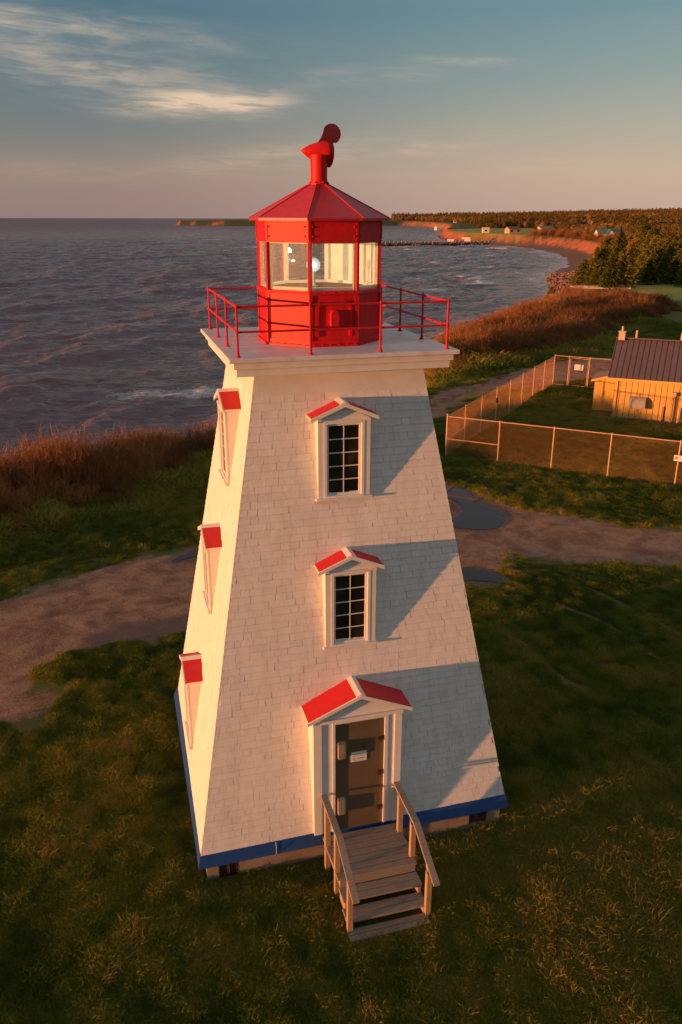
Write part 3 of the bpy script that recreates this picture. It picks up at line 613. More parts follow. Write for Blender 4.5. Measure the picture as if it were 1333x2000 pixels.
# door
b = MB(); YD = DY+0.03
b.box(DX0+0.075, DX1-0.065, YD, YD+0.05, DZ0-0.02, DZ1-0.055)
dr = b.obj('door', M_DOOR, LH)
b = MB()
b.box(DX0+0.002, DX0+0.072, YD-0.012, YD+0.05, DZ0, DZ1-0.002); b.box(DX1-0.062, DX1-0.002, YD-0.012, YD+0.05, DZ0, DZ1-0.002); b.box(DX0+0.0725, DX1-0.0625, YD-0.012, YD+0.05, DZ1-0.052, DZ1-0.002)
b.obj('door_frame', M_DOOR, dr)
for z in (2.02, 0.90):
    b = MB(); x0, x1 = -0.43, -0.285
    b.prism([(x0, YD-0.002, z), (x0, YD-0.10, z+0.02), (x0, YD-0.10, z+0.30), (x0, YD-0.002, z+0.32)][::-1], (x1-x0-0.03, 0, 0))
    b.prism([(x1-0.03, YD-0.002, z), (x1-0.03, YD-0.10, z+0.02), (x1-0.03, YD-0.10, z+0.30), (x1-0.03, YD-0.002, z+0.32)][::-1], (0.03, 0.03, 0))
    bevel(b.obj('lock_cover', M_LOCK, dr), 0.006)
for z in (2.28, 1.60, 0.88):
    b = MB(); b.tube((0.322, YD-0.035, z-0.05), (0.322, YD-0.035, z+0.05), 0.014, n=8); b.box(0.285, 0.318, YD-0.030, YD-0.018, z-0.035, z+0.035); b.obj('hinge', M_STEEL, dr)
b = MB(); b.ball((0.04, YD-0.005, 2.135), 0.016); b.obj('spyhole', M_STEEL, dr)
b = MB(); b.box(-0.19, 0.085, YD-0.012, YD-0.003, 1.885, 2.075); no = b.obj('notice', M_SIGN, dr)
def greek(rows, x0, x1, y, z1, dz, hgt, seed=1, m=M_INK, parent=None, name='lettering', mtx=None):
    r_ = random.Random(seed)
    for i in range(rows):
        b = MB(); x = x0; z = z1-i*dz
        while x < x1-0.004:
            w = r_.uniform(0.25, 0.6)*hgt
            if r_.random() < 0.86: b.box(x, min(x+w, x1), y-0.0015, y, z-hgt, z-hgt*r_.choice([0, 0, 0.3]), mtx=mtx)
            x += w+hgt*r_.choice([0.15, 0.2, 0.7])
        b.obj(name, m, parent)
greek(2, -0.15, 0.055, YD-0.0125, 2.035, 0.03, 0.016, 2, mat('faded_ink', (0.33, 0.28, 0.31), 0.6), no)
greek(1, -0.165, 0.06, YD-0.0125, 1.955, 0.03, 0.017, 3, M_INK, no)
greek(1, -0.15, 0.02, YD-0.0125, 1.915, 0.03, 0.009, 4, mat('faded_ink', (0.33, 0.28, 0.31), 0.6), no)

# lantern room -------------------------------------------------
def oc(Rr, k, z): a = R(-22.5+45*k); return (Rr*math.sin(a), -Rr*math.cos(a), z)
def octp(mb_, Ra, za, Rb, zb_, cap0=True, cap1=True):
    vs = [oc(Ra, k, za) for k in range(8)]+[oc(Rb, k, zb_) for k in range(8)]
    fs = [(k, (k+1) % 8, 8+(k+1) % 8, 8+k) for k in range(8)]
    if cap0: fs.append(tuple(range(8))[::-1])
    if cap1: fs.append(tuple(range(8, 16)))
    mb_.add(vs, fs)
def face_m(k):   # local frame on facet k: x along, y inward, origin axis; facet k spans vertex k..k+1
    return rotz(R(45*k))
AP = math.cos(R(22.5))
b = MB(); octp(b, 1.025, 8.501, 1.025, 9.305, True, True)
lb = b.obj('lantern_base', M_RED, LH)
b = MB(); octp(b, 1.075, 8.5005, 1.07, 8.53); octp(b, 1.045, 8.531, 1.040, 8.60)
for k in range(8):
    mt = face_m(k)
    for i in range(6): b.tube((-0.34+i*0.136, -1.0, 8.529), (-0.34+i*0.136, -1.0, 8.545), 0.012, n=6, mtx=mt)
b.obj('base_flange', M_RED, lb)
ya = -1.025*AP
for k in range(8):
    mt = face_m(k); y0, y1 = ya-0.016, ya-0.0005
    for xa_, xb_ in ((-0.40, -0.345), (0.345, 0.40)):
        b = MB(); b.box(xa_, xb_, y0, y1, 8.602, 9.285, mtx=mt); b.obj('base_rib', M_RED, lb)
    b = MB()
    if k == 0:   # raised door frame with clipped top corners
        for s_ in (-1, 1):
            b.box(min(s_*0.30, s_*0.25), max(s_*0.30, s_*0.25), y0-0.006, y1, 8.66, 9.10, mtx=mt)
            P = [(s_*0.30, y0-0.006, 9.10), (s_*0.25, y0-0.006, 9.10), (s_*0.19, y0-0.006, 9.165), (s_*0.22, y0-0.006, 9.21)]
            b.prism(P if s_ > 0 else P[::-1], (0, 0.02, 0), mtx=mt)
        b.box(-0.22, 0.22, y0-0.006, y1, 9.165, 9.21, mtx=mt)
        b.obj('panel_frame', M_RED, lb)
# small hooded vent on the front facet
b = MB(); yv = ya-0.075; prof = [(-0.07, 8.82), (0.07, 8.82), (0.07, 9.0)]+[(0.07*math.cos(R(t)), 9.0+0.07*math.sin(R(t))) for t in range(15, 180, 15)]+[(-0.07, 9.0)]
b.prism([(x, yv, z) for x, z in prof], (0, 0.074, 0)); b.box(-0.085, 0.085, yv-0.006, ya-0.001, 8.80, 8.819)
bevel(b.obj('vent_cowl', M_RED, lb), 0.006)
b = MB(); octp(b, 1.062, 9.306, 1.050, 9.350, True, False)
vs = [oc(1.050, k, 9.350) for k in range(8)]+[oc(0.97, k, 9.356) for k in range(8)]
b.add(vs, [(k, (k+1) % 8, 8+(k+1) % 8, 8+k) for k in range(8)])
for k in range(8):
    mt = face_m(k)
    for i in range(5): b.ball((-0.3+i*0.15, -1.058*AP, 9.328), 0.010, 6, 4, mtx=mt)
b.obj('gallery_ledge', M_RED, LH)
b = MB(); octp(b, 0.97, 9.30, 0.97, 9.352, False, True); b.obj('lantern_floor', M_FLOOR, LH)
# glazing
for k in range(8):
    mt = face_m(k); yg = -1.0*AP; hw_ = 1.0*math.sin(R(22.5))-0.012
    if k in (2, 3):
        b = MB(); b.box(-hw_, hw_, yg, yg+0.012, 9.357, 10.069, mtx=mt)
        b.box(-0.006, 0.006, yg+0.0125, yg+0.022, 9.39, 10.04, mtx=mt)
        b.obj('blank_panel', M_CREAM, LH)
    else:
        b = MB(); b.box(-hw_, hw_, yg, yg+0.005, 9.357, 10.069, mtx=mt); b.obj('lantern_pane', M_LGLASS, LH)
for k in range(8):
    b = MB(); x, y, _ = oc(1.01, k, 0); mt = Matrix.Translation((x, y, 0)) @ rotz(R(-22.5+45*k))
    b.box(-0.021, 0.021, -0.018, 0.026, 9.352, 10.072, mtx=mt)
    for z in (9.40, 9.6, 9.8, 10.02): b.ball((0, -0.018, z), 0.009, 6, 4, mtx=mt)
    gb = b.obj('glazing_bar', M_RED, LH)
    b = MB(); x, y, _ = oc(0.945, k, 0); mt = Matrix.Translation((x, y, 0)) @ rotz(R(-22.5+45*k)); b.box(-0.035, 0.035, -0.028, 0.02, 9.36, 10.07, mtx=mt); b.obj('inner_bar', M_CREAM, gb)
b = MB()
for k in range(8): b.box(-0.35, 0.35, -0.965*AP, -0.90*AP, 9.353, 9.40, mtx=face_m(k))
b.obj('inner_sill', M_CREAM, LH)
b = MB(); octp(b, 1.032, 10.070, 1.032, 10.385, True, True)
ub = b.obj('upper_band', M_RED, LH)
b = MB()
for k in range(8):
    mt = face_m(k); yb_ = -1.032*AP
    b.box(-0.37, 0.37, yb_-0.008, yb_-0.0005, 10.072, 10.105, mtx=mt)
    for sx in (-1, 1):
        b.box(sx*0.375-0.018, sx*0.375+0.018, yb_-0.010, yb_-0.0004, 10.106, 10.37, mtx=mt)
    for sx in (-0.33, 0.33):
        for z in (10.16, 10.30): b.ball((sx, yb_-0.004, z), 0.016, 7, 4, mtx=mt)
    for i in range(4): b.ball((-0.225+i*0.15, yb_-0.008, 10.088), 0.009, 6, 4, mtx=mt)
b.obj('band_rivet_strip', M_RED, ub)
b = MB(); octp(b, 0.99, 10.055, 0.99, 10.069, True, True); b.obj('lantern_ceiling', M_CREAM, LH)
# roof
b = MB(); octp(b, 1.148, 10.386, 1.150, 10.425, True, False); octp(b, 1.150, 10.425, 0.165, 10.925, False, True)
rf = b.obj('lantern_roof', M_RROOF, LH)
b = MB()
for k in range(8): b.tube(oc(1.148, k, 10.427), oc(0.17, k, 10.925), 0.011, n=6)
b.obj('roof_hip', M_RROOF, rf)
# ventilator: pipe, flange, scoop and wind vane
RT = Vector((0.97, -0.245, 0)); HD = Vector((0.245, 0.97, 0)); UP = Vector((0, 0, 1))
b = MB(); b.tube((0.01, 0, 10.90), (0.01, 0, 11.36), 0.132, 0.138, n=28, caps=False); vt = b.obj('ventilator', M_RED, LH, smooth=True)
b = MB(); b.tube((0.01, 0, 10.915), (0.01, 0, 10.945), 0.172, n=20); b.tube((0.01, 0, 10.9455), (0.01, 0, 11.0), 0.142, 0.139, n=28)
for i in range(8):
    a = R(45*i+10); b.tube((0.01+0.155*math.cos(a), 0.155*math.sin(a), 10.94), (0.01+0.155*math.cos(a), 0.155*math.sin(a), 10.965), 0.013, n=6)
b.obj('flange', M_RED, vt)
# scoop: cone lying on its side with its mouth turned away, plus a throat
AX = (RT*0.93+HD*0.36+UP*-0.04).normalized(); SIDE = AX.cross(UP).normalized(); UP2 = SIDE.cross(AX)
tip = RT*-0.27+UP*11.425; mouth = RT*0.185+HD*0.14+UP*11.385
sc_ = MB(); K = 32; rings = []
for t, rr_, dz in ((0.0, 0.004, 0.0), (0.12, 0.045, 0.0), (0.3, 0.095, 0.0), (0.55, 0.145, 0.0), (0.8, 0.18, 0.0), (1.0, 0.195, 0.0)):
    c_ = tip.lerp(mouth, t)+UP2*dz
    rings.append([c_+(SIDE*math.cos(2*math.pi*i/K)+UP2*math.sin(2*math.pi*i/K))*rr_ for i in range(K)])
vs = [v for r_ in rings for v in r_]; fs = [(j*K+i, j*K+(i+1) % K, (j+1)*K+(i+1) % K, (j+1)*K+i) for j in range(len(rings)-1) for i in range(K)]+[tuple(range(K))[::-1]]
sc_.add(vs, fs); so = sc_.obj('scoop', M_RED, vt, smooth=True); sm = so.modifiers.new('solid', 'SOLIDIFY'); sm.thickness = 0.006
# vane: teardrop plate standing on the scoop
prof = [(-0.17, 11.46), (-0.02, 11.53), (0.05, 11.62), (0.085, 11.71)]+[(0.215+0.145*math.cos(R(t)), 11.675+0.15*math.sin(R(t))) for t in range(150, -60, -12)]+[(0.22, 11.54), (0.10, 11.50)]
b = MB(); b.prism([RT*x+HD*(x*0.34+0.05)+UP*z for x, z in prof], SIDE*0.010); b.obj('vane', mat('dark_red_paint', (0.24, 0.008, 0.02), 0.45, c2=(0.16, 0.02, 0.02), scale=14), vt)
# light
LP = Vector((-0.10, -0.03, 0))
b = MB(); b.tube(LP+UP*9.353, LP+UP*9.60, 0.030, n=14); b.tube(LP+UP*9.353, LP+UP*9.372, 0.07, n=14); b.tube(LP+UP*9.6005, LP+UP*9.615, 0.05, n=14)
lp = b.obj('lamp_stand', M_CREAM, LH)
b = MB(); b.ball(tuple(LP+UP*9.70), 0.034, 16, 10, sc=(1, 1, 1.1)); b.obj('lamp_bulb', M_BULB, lp, smooth=True)
for rr_ in (0.058, 0.085, 0.115):
    b = MB(); b.ball(tuple(LP+UP*9.70), rr_, 20, 12); b.obj('lamp_halo', M_HALO, lp, smooth=True)  # nested glowing shells added to draw the soft glare round the bulb
pl_ = bpy.data.lights.new('lamp', 'POINT'); pl_.energy = 14; pl_.color = (1, 0.80, 0.52); pl_.shadow_soft_size = 0.05; pl_.specular_factor = 0.0
plo = bpy.data.objects.new('lamp_light', pl_); col.objects.link(plo); plo.location = LP+UP*9.86; plo.parent = LH
b = MB(); q = LP+RT*-0.33+UP*9.765; hk = MB(); hk.tube(q, q+UP*0.29, 0.004, n=6); hk.obj('spot_rod', M_STEEL, lp); b.ball(tuple(q), 0.032, 12, 8, sc=(1, 1, 0.45)); b.obj('reflection_spot', emis('reflection_glow', (1, 0.95, 0.86), 3), lp)  # glowing ball and its rod are added to stand for a bright reflection
# railing
RB = 1.643; rl = MB(); hz = (8.5+0.362, 8.5+0.722)
for z in hz:
    for a, c_ in (((-1, -1), (1, -1)), ((1, -1), (1, 1)), ((1, 1), (-1, 1)), ((-1, 1), (-1, -1))):
        rl.tube((a[0]*RB, a[1]*RB, z), (c_[0]*RB, c_[1]*RB, z), 0.0165, n=8)
rail = rl.obj('railing', M_RED, LH, smooth=False)
done = set()
for i in range(4):
    t = -RB+2*RB*i/3
    for x, y in ((t, -RB), (RB, t), (t, RB), (-RB, t)):
        kx = (round(x, 2), round(y, 2))
        if kx in done: continue
        done.add(kx)
        b = MB(); b.tube((x, y, 8.515), (x, y, 8.5+0.735), 0.0185, 0.0165, n=10); b.tube((x, y, 8.5005), (x, y, 8.512), 0.045, n=12); b.tube((x, y, 8.5125), (x, y, 8.565), 0.028, 0.021, n=10)
        for z in hz: b.ball((x, y, z), 0.029, 10, 6)
        b.ball((x, y, 8.5+0.748), 0.018, 8, 5)
        b.obj('post', M_RED, rail)

# ------------------------------------------------------------------ wooden steps
ST = thing('wooden_steps', 'grey weathered wooden steps with two handrails at the lighthouse door', 'steps')
X0, X1 = -0.70, 0.64
b = MB(); y = -2.79; i = 0
while y > -3.70:
    w = 0.133; b.box(X0+random.uniform(-0.01, 0.01), X1+random.uniform(-0.01, 0.01), y-w, y, 0.492+random.uniform(-0.002, 0.002), 0.53+random.uniform(-0.003, 0.003)); y -= w+0.009
YL = y
b.box(X0+0.03, X1-0.03, -2.83, -2.79, 0.35, 0.491); b.box(X0+0.03, X1-0.03, YL+0.01, YL+0.05, 0.34, 0.491)
b.box(X0+0.031, X0+0.07, YL+0.0505, -2.8305, 0.35, 0.491); b.box(X1-0.07, X1-0.031, YL+0.0505, -2.8305, 0.35, 0.491)
bevel(b.obj('landing', M_WOOD, ST), 0.004)
for z, ya_, yb_, xo in ((0.375, -3.80, -4.085, 0.0), (0.20, -4.045, -4.325, -0.01), (0.045, -4.32, -4.54, -0.02)):
    b = MB(); h_ = (yb_-ya_)/2
    b.box(X0+xo, X1+xo-0.02, ya_+h_+0.004, ya_, z-0.038, z); b.box(X0+xo, X1+xo-0.02, yb_, ya_+h_-0.004, z-0.038, z-0.002)
    bevel(b.obj('tread', M_WOOD, ST), 0.004)
for x in (X0+0.035, X1-0.09):
    b = MB(); b.prism([(x, YL+0.04, 0.33), (x, YL+0.04, 0.10), (x, -4.30, -0.08), (x, -4.50, -0.08), (x, -4.50, 0.004), (x, -4.325, 0.004), (x, -4.325, 0.16), (x, -4.06, 0.16), (x, -4.06, 0.335), (x, YL+0.04, 0.335)], (0.05, 0, 0))
    b.obj('stringer', M_WOODV, ST)
b = MB(); b.hexa([(-0.2, YL+0.09, 0.33), (-0.2, YL+0.13, 0.33), (-0.12, YL+0.13, 0.33), (-0.12, YL+0.09, 0.33), (0.5, YL+0.09, 0.49), (0.5, YL+0.13, 0.49), (0.58, YL+0.13, 0.49), (0.58, YL+0.09, 0.49)]); b.obj('brace', M_WOODV, ST)
for xs, pts in ((-1, -0.715), (1, 0.565)):
    for yy, zb_ in ((-2.99, -0.1), (-3.60, -0.1), (-4.34, -0.1)):
        xo = pts; zt_ = 1.29 if yy > -3.7 else 1.06
        b = MB(); b.box(xo, xo+0.088, yy-0.04, yy+0.04, zb_, zt_) if xs < 0 else b.box(xo, xo+0.088, yy-0.04, yy+0.04, zb_, zt_)
        bevel(b.obj('post', M_WOODV, ST), 0.004)
    b = MB(); xa, xb = (-0.725, -0.615) if xs < 0 else (0.552, 0.662)
    b.hexa([(xa, -3.74, 1.295), (xb, -3.74, 1.295), (xb, -2.76, 1.325), (xa, -2.76, 1.325), (xa, -3.74, 1.335), (xb, -3.74, 1.335), (xb, -2.76, 1.365), (xa, -2.76, 1.365)])
    b.hexa([(xa, -4.66, 0.885), (xb, -4.66, 0.885), (xb, -3.742, 1.294), (xa, -3.742, 1.294), (xa, -4.66, 0.925), (xb, -4.66, 0.925), (xb, -3.742, 1.334), (xa, -3.742, 1.334)])
    bevel(b.obj('handrail', M_WOOD, ST), 0.004)

# ------------------------------------------------------------------ chain link fence, gate, signs
def chain(mb_, a, b_, z0, z1, sp=0.07, r=0.0010):
    a = Vector((*a, 0)); b_ = Vector((*b_, 0)); L = (b_-a).length; d = (b_-a)/L; H = z1-z0
    u = -H
    while u < L:
        for s in (1, -1):
            s0, s1 = (u, u+H) if s > 0 else (u+H, u)
            t0, t1 = 0.0, 1.0
            lo, hi = min(s0, s1), max(s0, s1)
            if hi <= 0 or lo >= L: continue
            def tt(v): return (v-s0)/(s1-s0)
            ta, tb = sorted((tt(max(lo, 0)), tt(min(hi, L)))); 
            P = a+d*(s0+(s1-s0)*ta)+UP*(z0+H*ta); Q = a+d*(s0+(s1-s0)*tb)+UP*(z0+H*tb)
            mb_.tube(P, Q, r, n=3, caps=False)
        u += sp
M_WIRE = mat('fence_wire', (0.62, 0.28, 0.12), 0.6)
FC = Vector((11.1, 20.2, 0)); U = Vector((0.745, -0.667, 0)).normalized(); W = Vector((0.69, 0.724, 0)).normalized()
fence = thing('chain_link_fence', 'sunlit orange chain link fence round the grass compound beside the road', 'fence', FC)
fl = lambda p: p-FC
def fpost(p, h=1.93, r=0.032):
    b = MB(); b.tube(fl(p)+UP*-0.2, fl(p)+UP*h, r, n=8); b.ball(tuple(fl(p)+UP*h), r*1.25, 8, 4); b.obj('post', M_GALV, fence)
fpost(FC, 1.98, 0.045)
FP = [FC+U*t for t in (2.45, 4.85, 7.25, 9.95, 12.6, 15.2, 17.8)]
for p_ in FP: fpost(p_)
BP = [FC+W*(2.44*i) for i in range(1, 9)]
for p_ in BP: fpost(p_)
GE = FC+W*19.52
for a, c_ in ((FC, FP[-1]), (FC, GE)):
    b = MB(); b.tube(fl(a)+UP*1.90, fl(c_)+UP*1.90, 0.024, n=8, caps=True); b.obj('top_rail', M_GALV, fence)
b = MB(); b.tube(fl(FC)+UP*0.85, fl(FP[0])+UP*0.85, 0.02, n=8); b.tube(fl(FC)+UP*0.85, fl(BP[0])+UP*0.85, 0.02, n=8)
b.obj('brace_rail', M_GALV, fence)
seq = [[FC]+FP, [FC]+BP]
for s_ in seq:
    for a, c_ in zip(s_[:-1], s_[1:]):
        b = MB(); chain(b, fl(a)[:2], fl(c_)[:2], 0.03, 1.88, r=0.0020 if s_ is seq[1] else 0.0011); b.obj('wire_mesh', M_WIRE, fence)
# far side: gate line
GD = Vector((1.54, -1.48, 0)).normalized(); G0 = GE
gate = thing('chain_link_gate', 'tall metal framed wire gate with a white notice at the far side of the compound', 'gate', G0)
gl_ = lambda p: p-G0
gp = [G0+GD*t for t in (0, 0.95, 2.25, 4.2, 6.6, 9.0)]
for i, p_ in enumerate(gp):
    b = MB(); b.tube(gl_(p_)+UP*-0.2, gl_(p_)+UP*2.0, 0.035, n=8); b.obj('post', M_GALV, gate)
b = MB(); b.tube(gl_(gp[0])+UP*1.95, gl_(gp[-1])+UP*1.95, 0.022, n=8); b.tube(gl_(gp[0])+UP*0.08, gl_(gp[-1])+UP*0.08, 0.022, n=8)
b.tube(gl_(gp[1])+GD*0.08+UP*0.15, gl_(gp[1])+GD*0.08+UP*1.85, 0.02, n=8); b.tube(gl_(gp[2])-GD*0.08+UP*0.15, gl_(gp[2])-GD*0.08+UP*1.85, 0.02, n=8); b.tube(gl_(gp[1])+GD*0.08+UP*1.85, gl_(gp[2])-GD*0.08+UP*1.85, 0.02, n=8)
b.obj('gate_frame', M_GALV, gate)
for a, c_ in zip(gp[:-1], gp[1:]):
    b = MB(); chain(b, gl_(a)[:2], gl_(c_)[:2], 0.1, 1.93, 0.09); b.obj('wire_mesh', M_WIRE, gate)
def signboard(name, label, c, d, w, h, z, orange=False):
    t = thing(name, label, 'sign', c)
    ang = math.atan2(d.y, d.x); mt = rotz(ang)
    b = MB(); b.box(-w/2, w/2, -0.045, -0.038, z, z+h, mtx=mt); b.box(-0.02, 0.02, -0.0375, 0.0, z+0.03, z+0.05, mtx=mt); b.obj('board', M_SIGN, t)
    if orange:
        b = MB(); b.tube((-w*0.24, -0.0455, z+h*0.55), (-w*0.24, -0.049, z+h*0.55), h*0.27, n=20, mtx=mt); b.obj('emblem', M_ORANGE, t)
        greek(3, 0.01, w*0.45, -0.0455, z+h*0.85, h*0.25, h*0.12, 8, M_ORANGE, t, mtx=mt)
    else: greek(3, -w*0.4, w*0.4, -0.0455, z+h*0.8, h*0.25, h*0.13, 9, mat('grey_ink', (0.3, 0.27, 0.27), 0.6), t, mtx=mt)
    return t
signboard('fence_sign', 'small white notice with an orange disc on a fence post', FP[3]+Vector((-0.02, -0.03, 0)), U, 0.36, 0.24, 1.1, True)
signboard('gate_sign', 'small white rectangular notice hanging on the wire gate', G0+GD*1.6, GD, 0.55, 0.36, 1.12)
b = MB(); pz = BP[2]; b.box(pz.x-0.06, pz.x+0.06, pz.y-0.07, pz.y-0.034, 1.15, 1.4); tag(b.obj('control_box', M_STEEL), 'small dark box strapped to a post of the chain link fence', 'box')

# ------------------------------------------------------------------ utility shed
SO = Vector((22.78, 24.8, 0)); us = Vector((0.78, -0.624, 0)).normalized(); ang = math.atan2(us.y, us.x)
shed = thing('utility_shed', 'yellow board and batten shed with a dark brown ribbed metal roof', 'shed', SO, ang)
M_YEL = mat('yellow_siding', (0.66, 0.40, 0.10), 0.65, c2=(0.57, 0.34, 0.085), scale=3, stretch=(4, 4, 0.6))
M_MROOF = mat('brown_metal_roof', (0.13, 0.085, 0.085), 0.5, c2=(0.11, 0.07, 0.07), scale=2)
LN, DP, EV, RD = 9.0, 5.5, 2.28, 4.0
b = MB(); b.prism([(0, 0, 0.15), (0, 0, EV), (0, DP/2, RD-0.08), (0, DP, EV), (0, DP, 0.15)][::-1], (LN, 0, 0))
for i in range(int(LN/0.3)+1): b.box(i*0.3-0.016 if i else 0, i*0.3+0.016, -0.006, -0.0005, 0.16, EV-0.01, mi=1)
sw_ = b.obj('wall', [M_YEL, mat('siding_joint', (0.24, 0.12, 0.03), 0.8)], shed)
b = MB(); b.box(-0.02, LN, -0.03, DP, -0.3, 0.155); b.obj('footing', M_CONC, shed)
b = MB()
for s_, ye, yr in ((-1, -0.22, DP/2), (1, DP+0.22, DP/2)):
    P = [(-0.4, ye, EV-0.02), (LN+0.4, ye, EV-0.02), (LN+0.4, yr, RD), (-0.4, yr, RD)]; T = [(x, y, z+0.05) for x, y, z in P]
    b.hexa(P+T if s_ < 0 else P[::-1]+T[::-1])
    i = -0.38
    while i < LN+0.4:
        P = [(i, ye, EV+0.031), (i+0.03, ye, EV+0.031), (i+0.03, yr, RD+0.051), (i, yr, RD+0.051)]; T = [(x, y, z+0.035) for x, y, z in P]
        b.hexa(P+T if s_ < 0 else P[::-1]+T[::-1]); i += 0.30
b.box(-0.41, LN+0.41, DP/2-0.12, DP/2+0.12, RD+0.05, RD+0.095)
b.obj('roof', M_MROOF, shed)
b = MB(); b.box(-0.41, LN+0.41, -0.262, -0.2205, EV-0.10, EV+0.028); b.box(-0.39, LN, -0.219, -0.001, EV-0.06, EV-0.04); b.obj('fascia', M_YEL, shed)
b = MB(); b.tube((0.15, -0.05, 0.1), (0.15, -0.05, EV-0.1), 0.035, n=8); b.obj('downpipe', M_YEL, shed)
# annex
b = MB(); b.prism([(-1.25, 0, 0.12), (-0.001, 0, 0.12), (-0.001, 0, 2.1), (-1.25, 0, 1.72)], (0, 1.9, 0), mtx=Matrix.Translation((0, 2.0, 0)))
for i in range(1, 5): b.box(-1.25+i*0.27, -1.23+i*0.27, 1.988, 1.9995, 0.13, 1.70+i*0.06)
b.box(-1.26, 0, 1.97, 3.9, -0.2, 0.119); b.obj('annex', M_YEL, shed)
b = MB(); b.hexa([(-1.45, 1.8, 1.70), (-0.01, 1.8, 2.13), (-0.01, 4.1, 2.13), (-1.45, 4.1, 1.70), (-1.45, 1.8, 1.76), (-0.01, 1.8, 2.19), (-0.01, 4.1, 2.19), (-1.45, 4.1, 1.76)]); b.obj('annex_roof', mat('tan_roof', (0.30, 0.20, 0.15), 0.7), shed)
b = MB(); b.prism([(-1.45, 1.785, 1.62), (-0.01, 1.785, 2.05), (-0.01, 1.785, 2.19), (-1.45, 1.785, 1.76)], (0, 0.014, 0)); b.obj('annex_fascia', M_YEL, shed)
# hooded exhaust on the front wall
prof = [(-0.001, 0.75), (-0.42, 0.75)]+[(-0.42*math.cos(R(t)), 1.0+0.36*math.sin(R(t))) for t in range(0, 91, 15)]
b = MB(); b.prism([(0.85, y, z) for y, z in prof], (0.85, 0, 0)); b.obj('exhaust_hood', mat('grey_sheet_metal', (0.42, 0.37, 0.33), 0.5, metal=0.2), shed)
for x, h_, t_ in ((2.55, 0.95, 0), (3.05, 1.55, 1), (3.4, 0.95, 0)):
    b = MB(); b.tube((x, -0.16, -0.1), (x, -0.16, h_), 0.045, n=8)
    if t_: b.box(x-0.10, x+0.12, -0.26, -0.06, h_+0.001, h_+0.20)
    b.obj('vent_pipe', M_GALV, shed)
b = MB(); b.box(4.55, 4.85, -0.20, -0.014, 1.95, 2.03); b.obj('wall_light', M_SIGN, shed)
b = MB(); b.box(-0.28, 0.06, DP/2-0.30, DP/2+0.02, RD-0.02, RD+0.42); b.box(-0.32, 0.10, DP/2-0.34, DP/2+0.06, RD+0.4205, RD+0.46); b.tube((-0.11, DP/2-0.14, RD+0.46), (-0.11, DP/2-0.14, RD+0.72), 0.06, n=8); ch = b.obj('chimney', mat('pale_block', (0.55, 0.42, 0.33), 0.8), shed)
b = MB(); b.tube((0.65, DP/2+0.15, RD), (0.65, DP/2+0.15, RD+0.5), 0.06, n=8); b.obj('vent_stack', M_YEL, shed)
# ------------------------------------------------------------------ geometry-node scatter for stuff
def scatter(name, pts, rot, scl, tone, kinds, protos, label=None, cat=None, kind='stuff', tilt=0.0):
    me = bpy.data.meshes.new(name); n = len(pts); me.vertices.add(n); me.vertices.foreach_set('co', np.asarray(pts, np.float32).ravel())
    for a, v in dict(rot=rot, scl=scl, tone=tone).items():
        at = me.attributes.new(a, 'FLOAT', 'POINT'); at.data.foreach_set('value', np.asarray(v, np.float32))
    at = me.attributes.new('pick', 'INT', 'POINT'); at.data.foreach_set('value', np.asarray(kinds, np.int32))
    o = bpy.data.objects.new(name, me); col.objects.link(o)
    ng = bpy.data.node_groups.new(name+'_nodes', 'GeometryNodeTree')
    ng.interface.new_socket('Geometry', in_out='INPUT', socket_type='NodeSocketGeometry'); ng.interface.new_socket('Geometry', in_out='OUTPUT', socket_type='NodeSocketGeometry')
    nd = ng.nodes; lk = ng.links; gi = nd.new('NodeGroupInput'); go = nd.new('NodeGroupOutput'); jn = nd.new('GeometryNodeJoinGeometry')
    def na(a, t='FLOAT'):
        q = nd.new('GeometryNodeInputNamedAttribute'); q.data_type = t; q.inputs['Name'].default_value = a; return q.outputs['Attribute']
    cr = nd.new('ShaderNodeCombineXYZ'); lk.new(na('rot'), cr.inputs[2])
    if tilt:
        rv = nd.new('FunctionNodeRandomValue'); rv.data_type = 'FLOAT_VECTOR'; rv.inputs[0].default_value = (-tilt, -tilt, 0); rv.inputs[1].default_value = (tilt, tilt, 6.28)
        rvo = rv.outputs[0]
    for i, p_ in enumerate(protos):
        oi = nd.new('GeometryNodeObjectInfo'); oi.inputs['Object'].default_value = p_
        cp = nd.new('FunctionNodeCompare'); cp.data_type = 'INT'; cp.operation = 'EQUAL'
        lk.new(na('pick', 'INT'), cp.inputs[2]); cp.inputs[3].default_value = i
        ip = nd.new('GeometryNodeInstanceOnPoints'); lk.new(gi.outputs[0], ip.inputs['Points']); lk.new(cp.outputs[0], ip.inputs['Selection']); lk.new(oi.outputs['Geometry'], ip.inputs['Instance'])
        lk.new(rvo if tilt else cr.outputs[0], ip.inputs['Rotation']); lk.new(na('scl'), ip.inputs['Scale'])
        lk.new(ip.outputs[0], jn.inputs[0])
    lk.new(jn.outputs[0], go.inputs[0])
    md = o.modifiers.new('scatter', 'NODES'); md.node_group = ng
    return tag(o, label, cat, kind=kind)
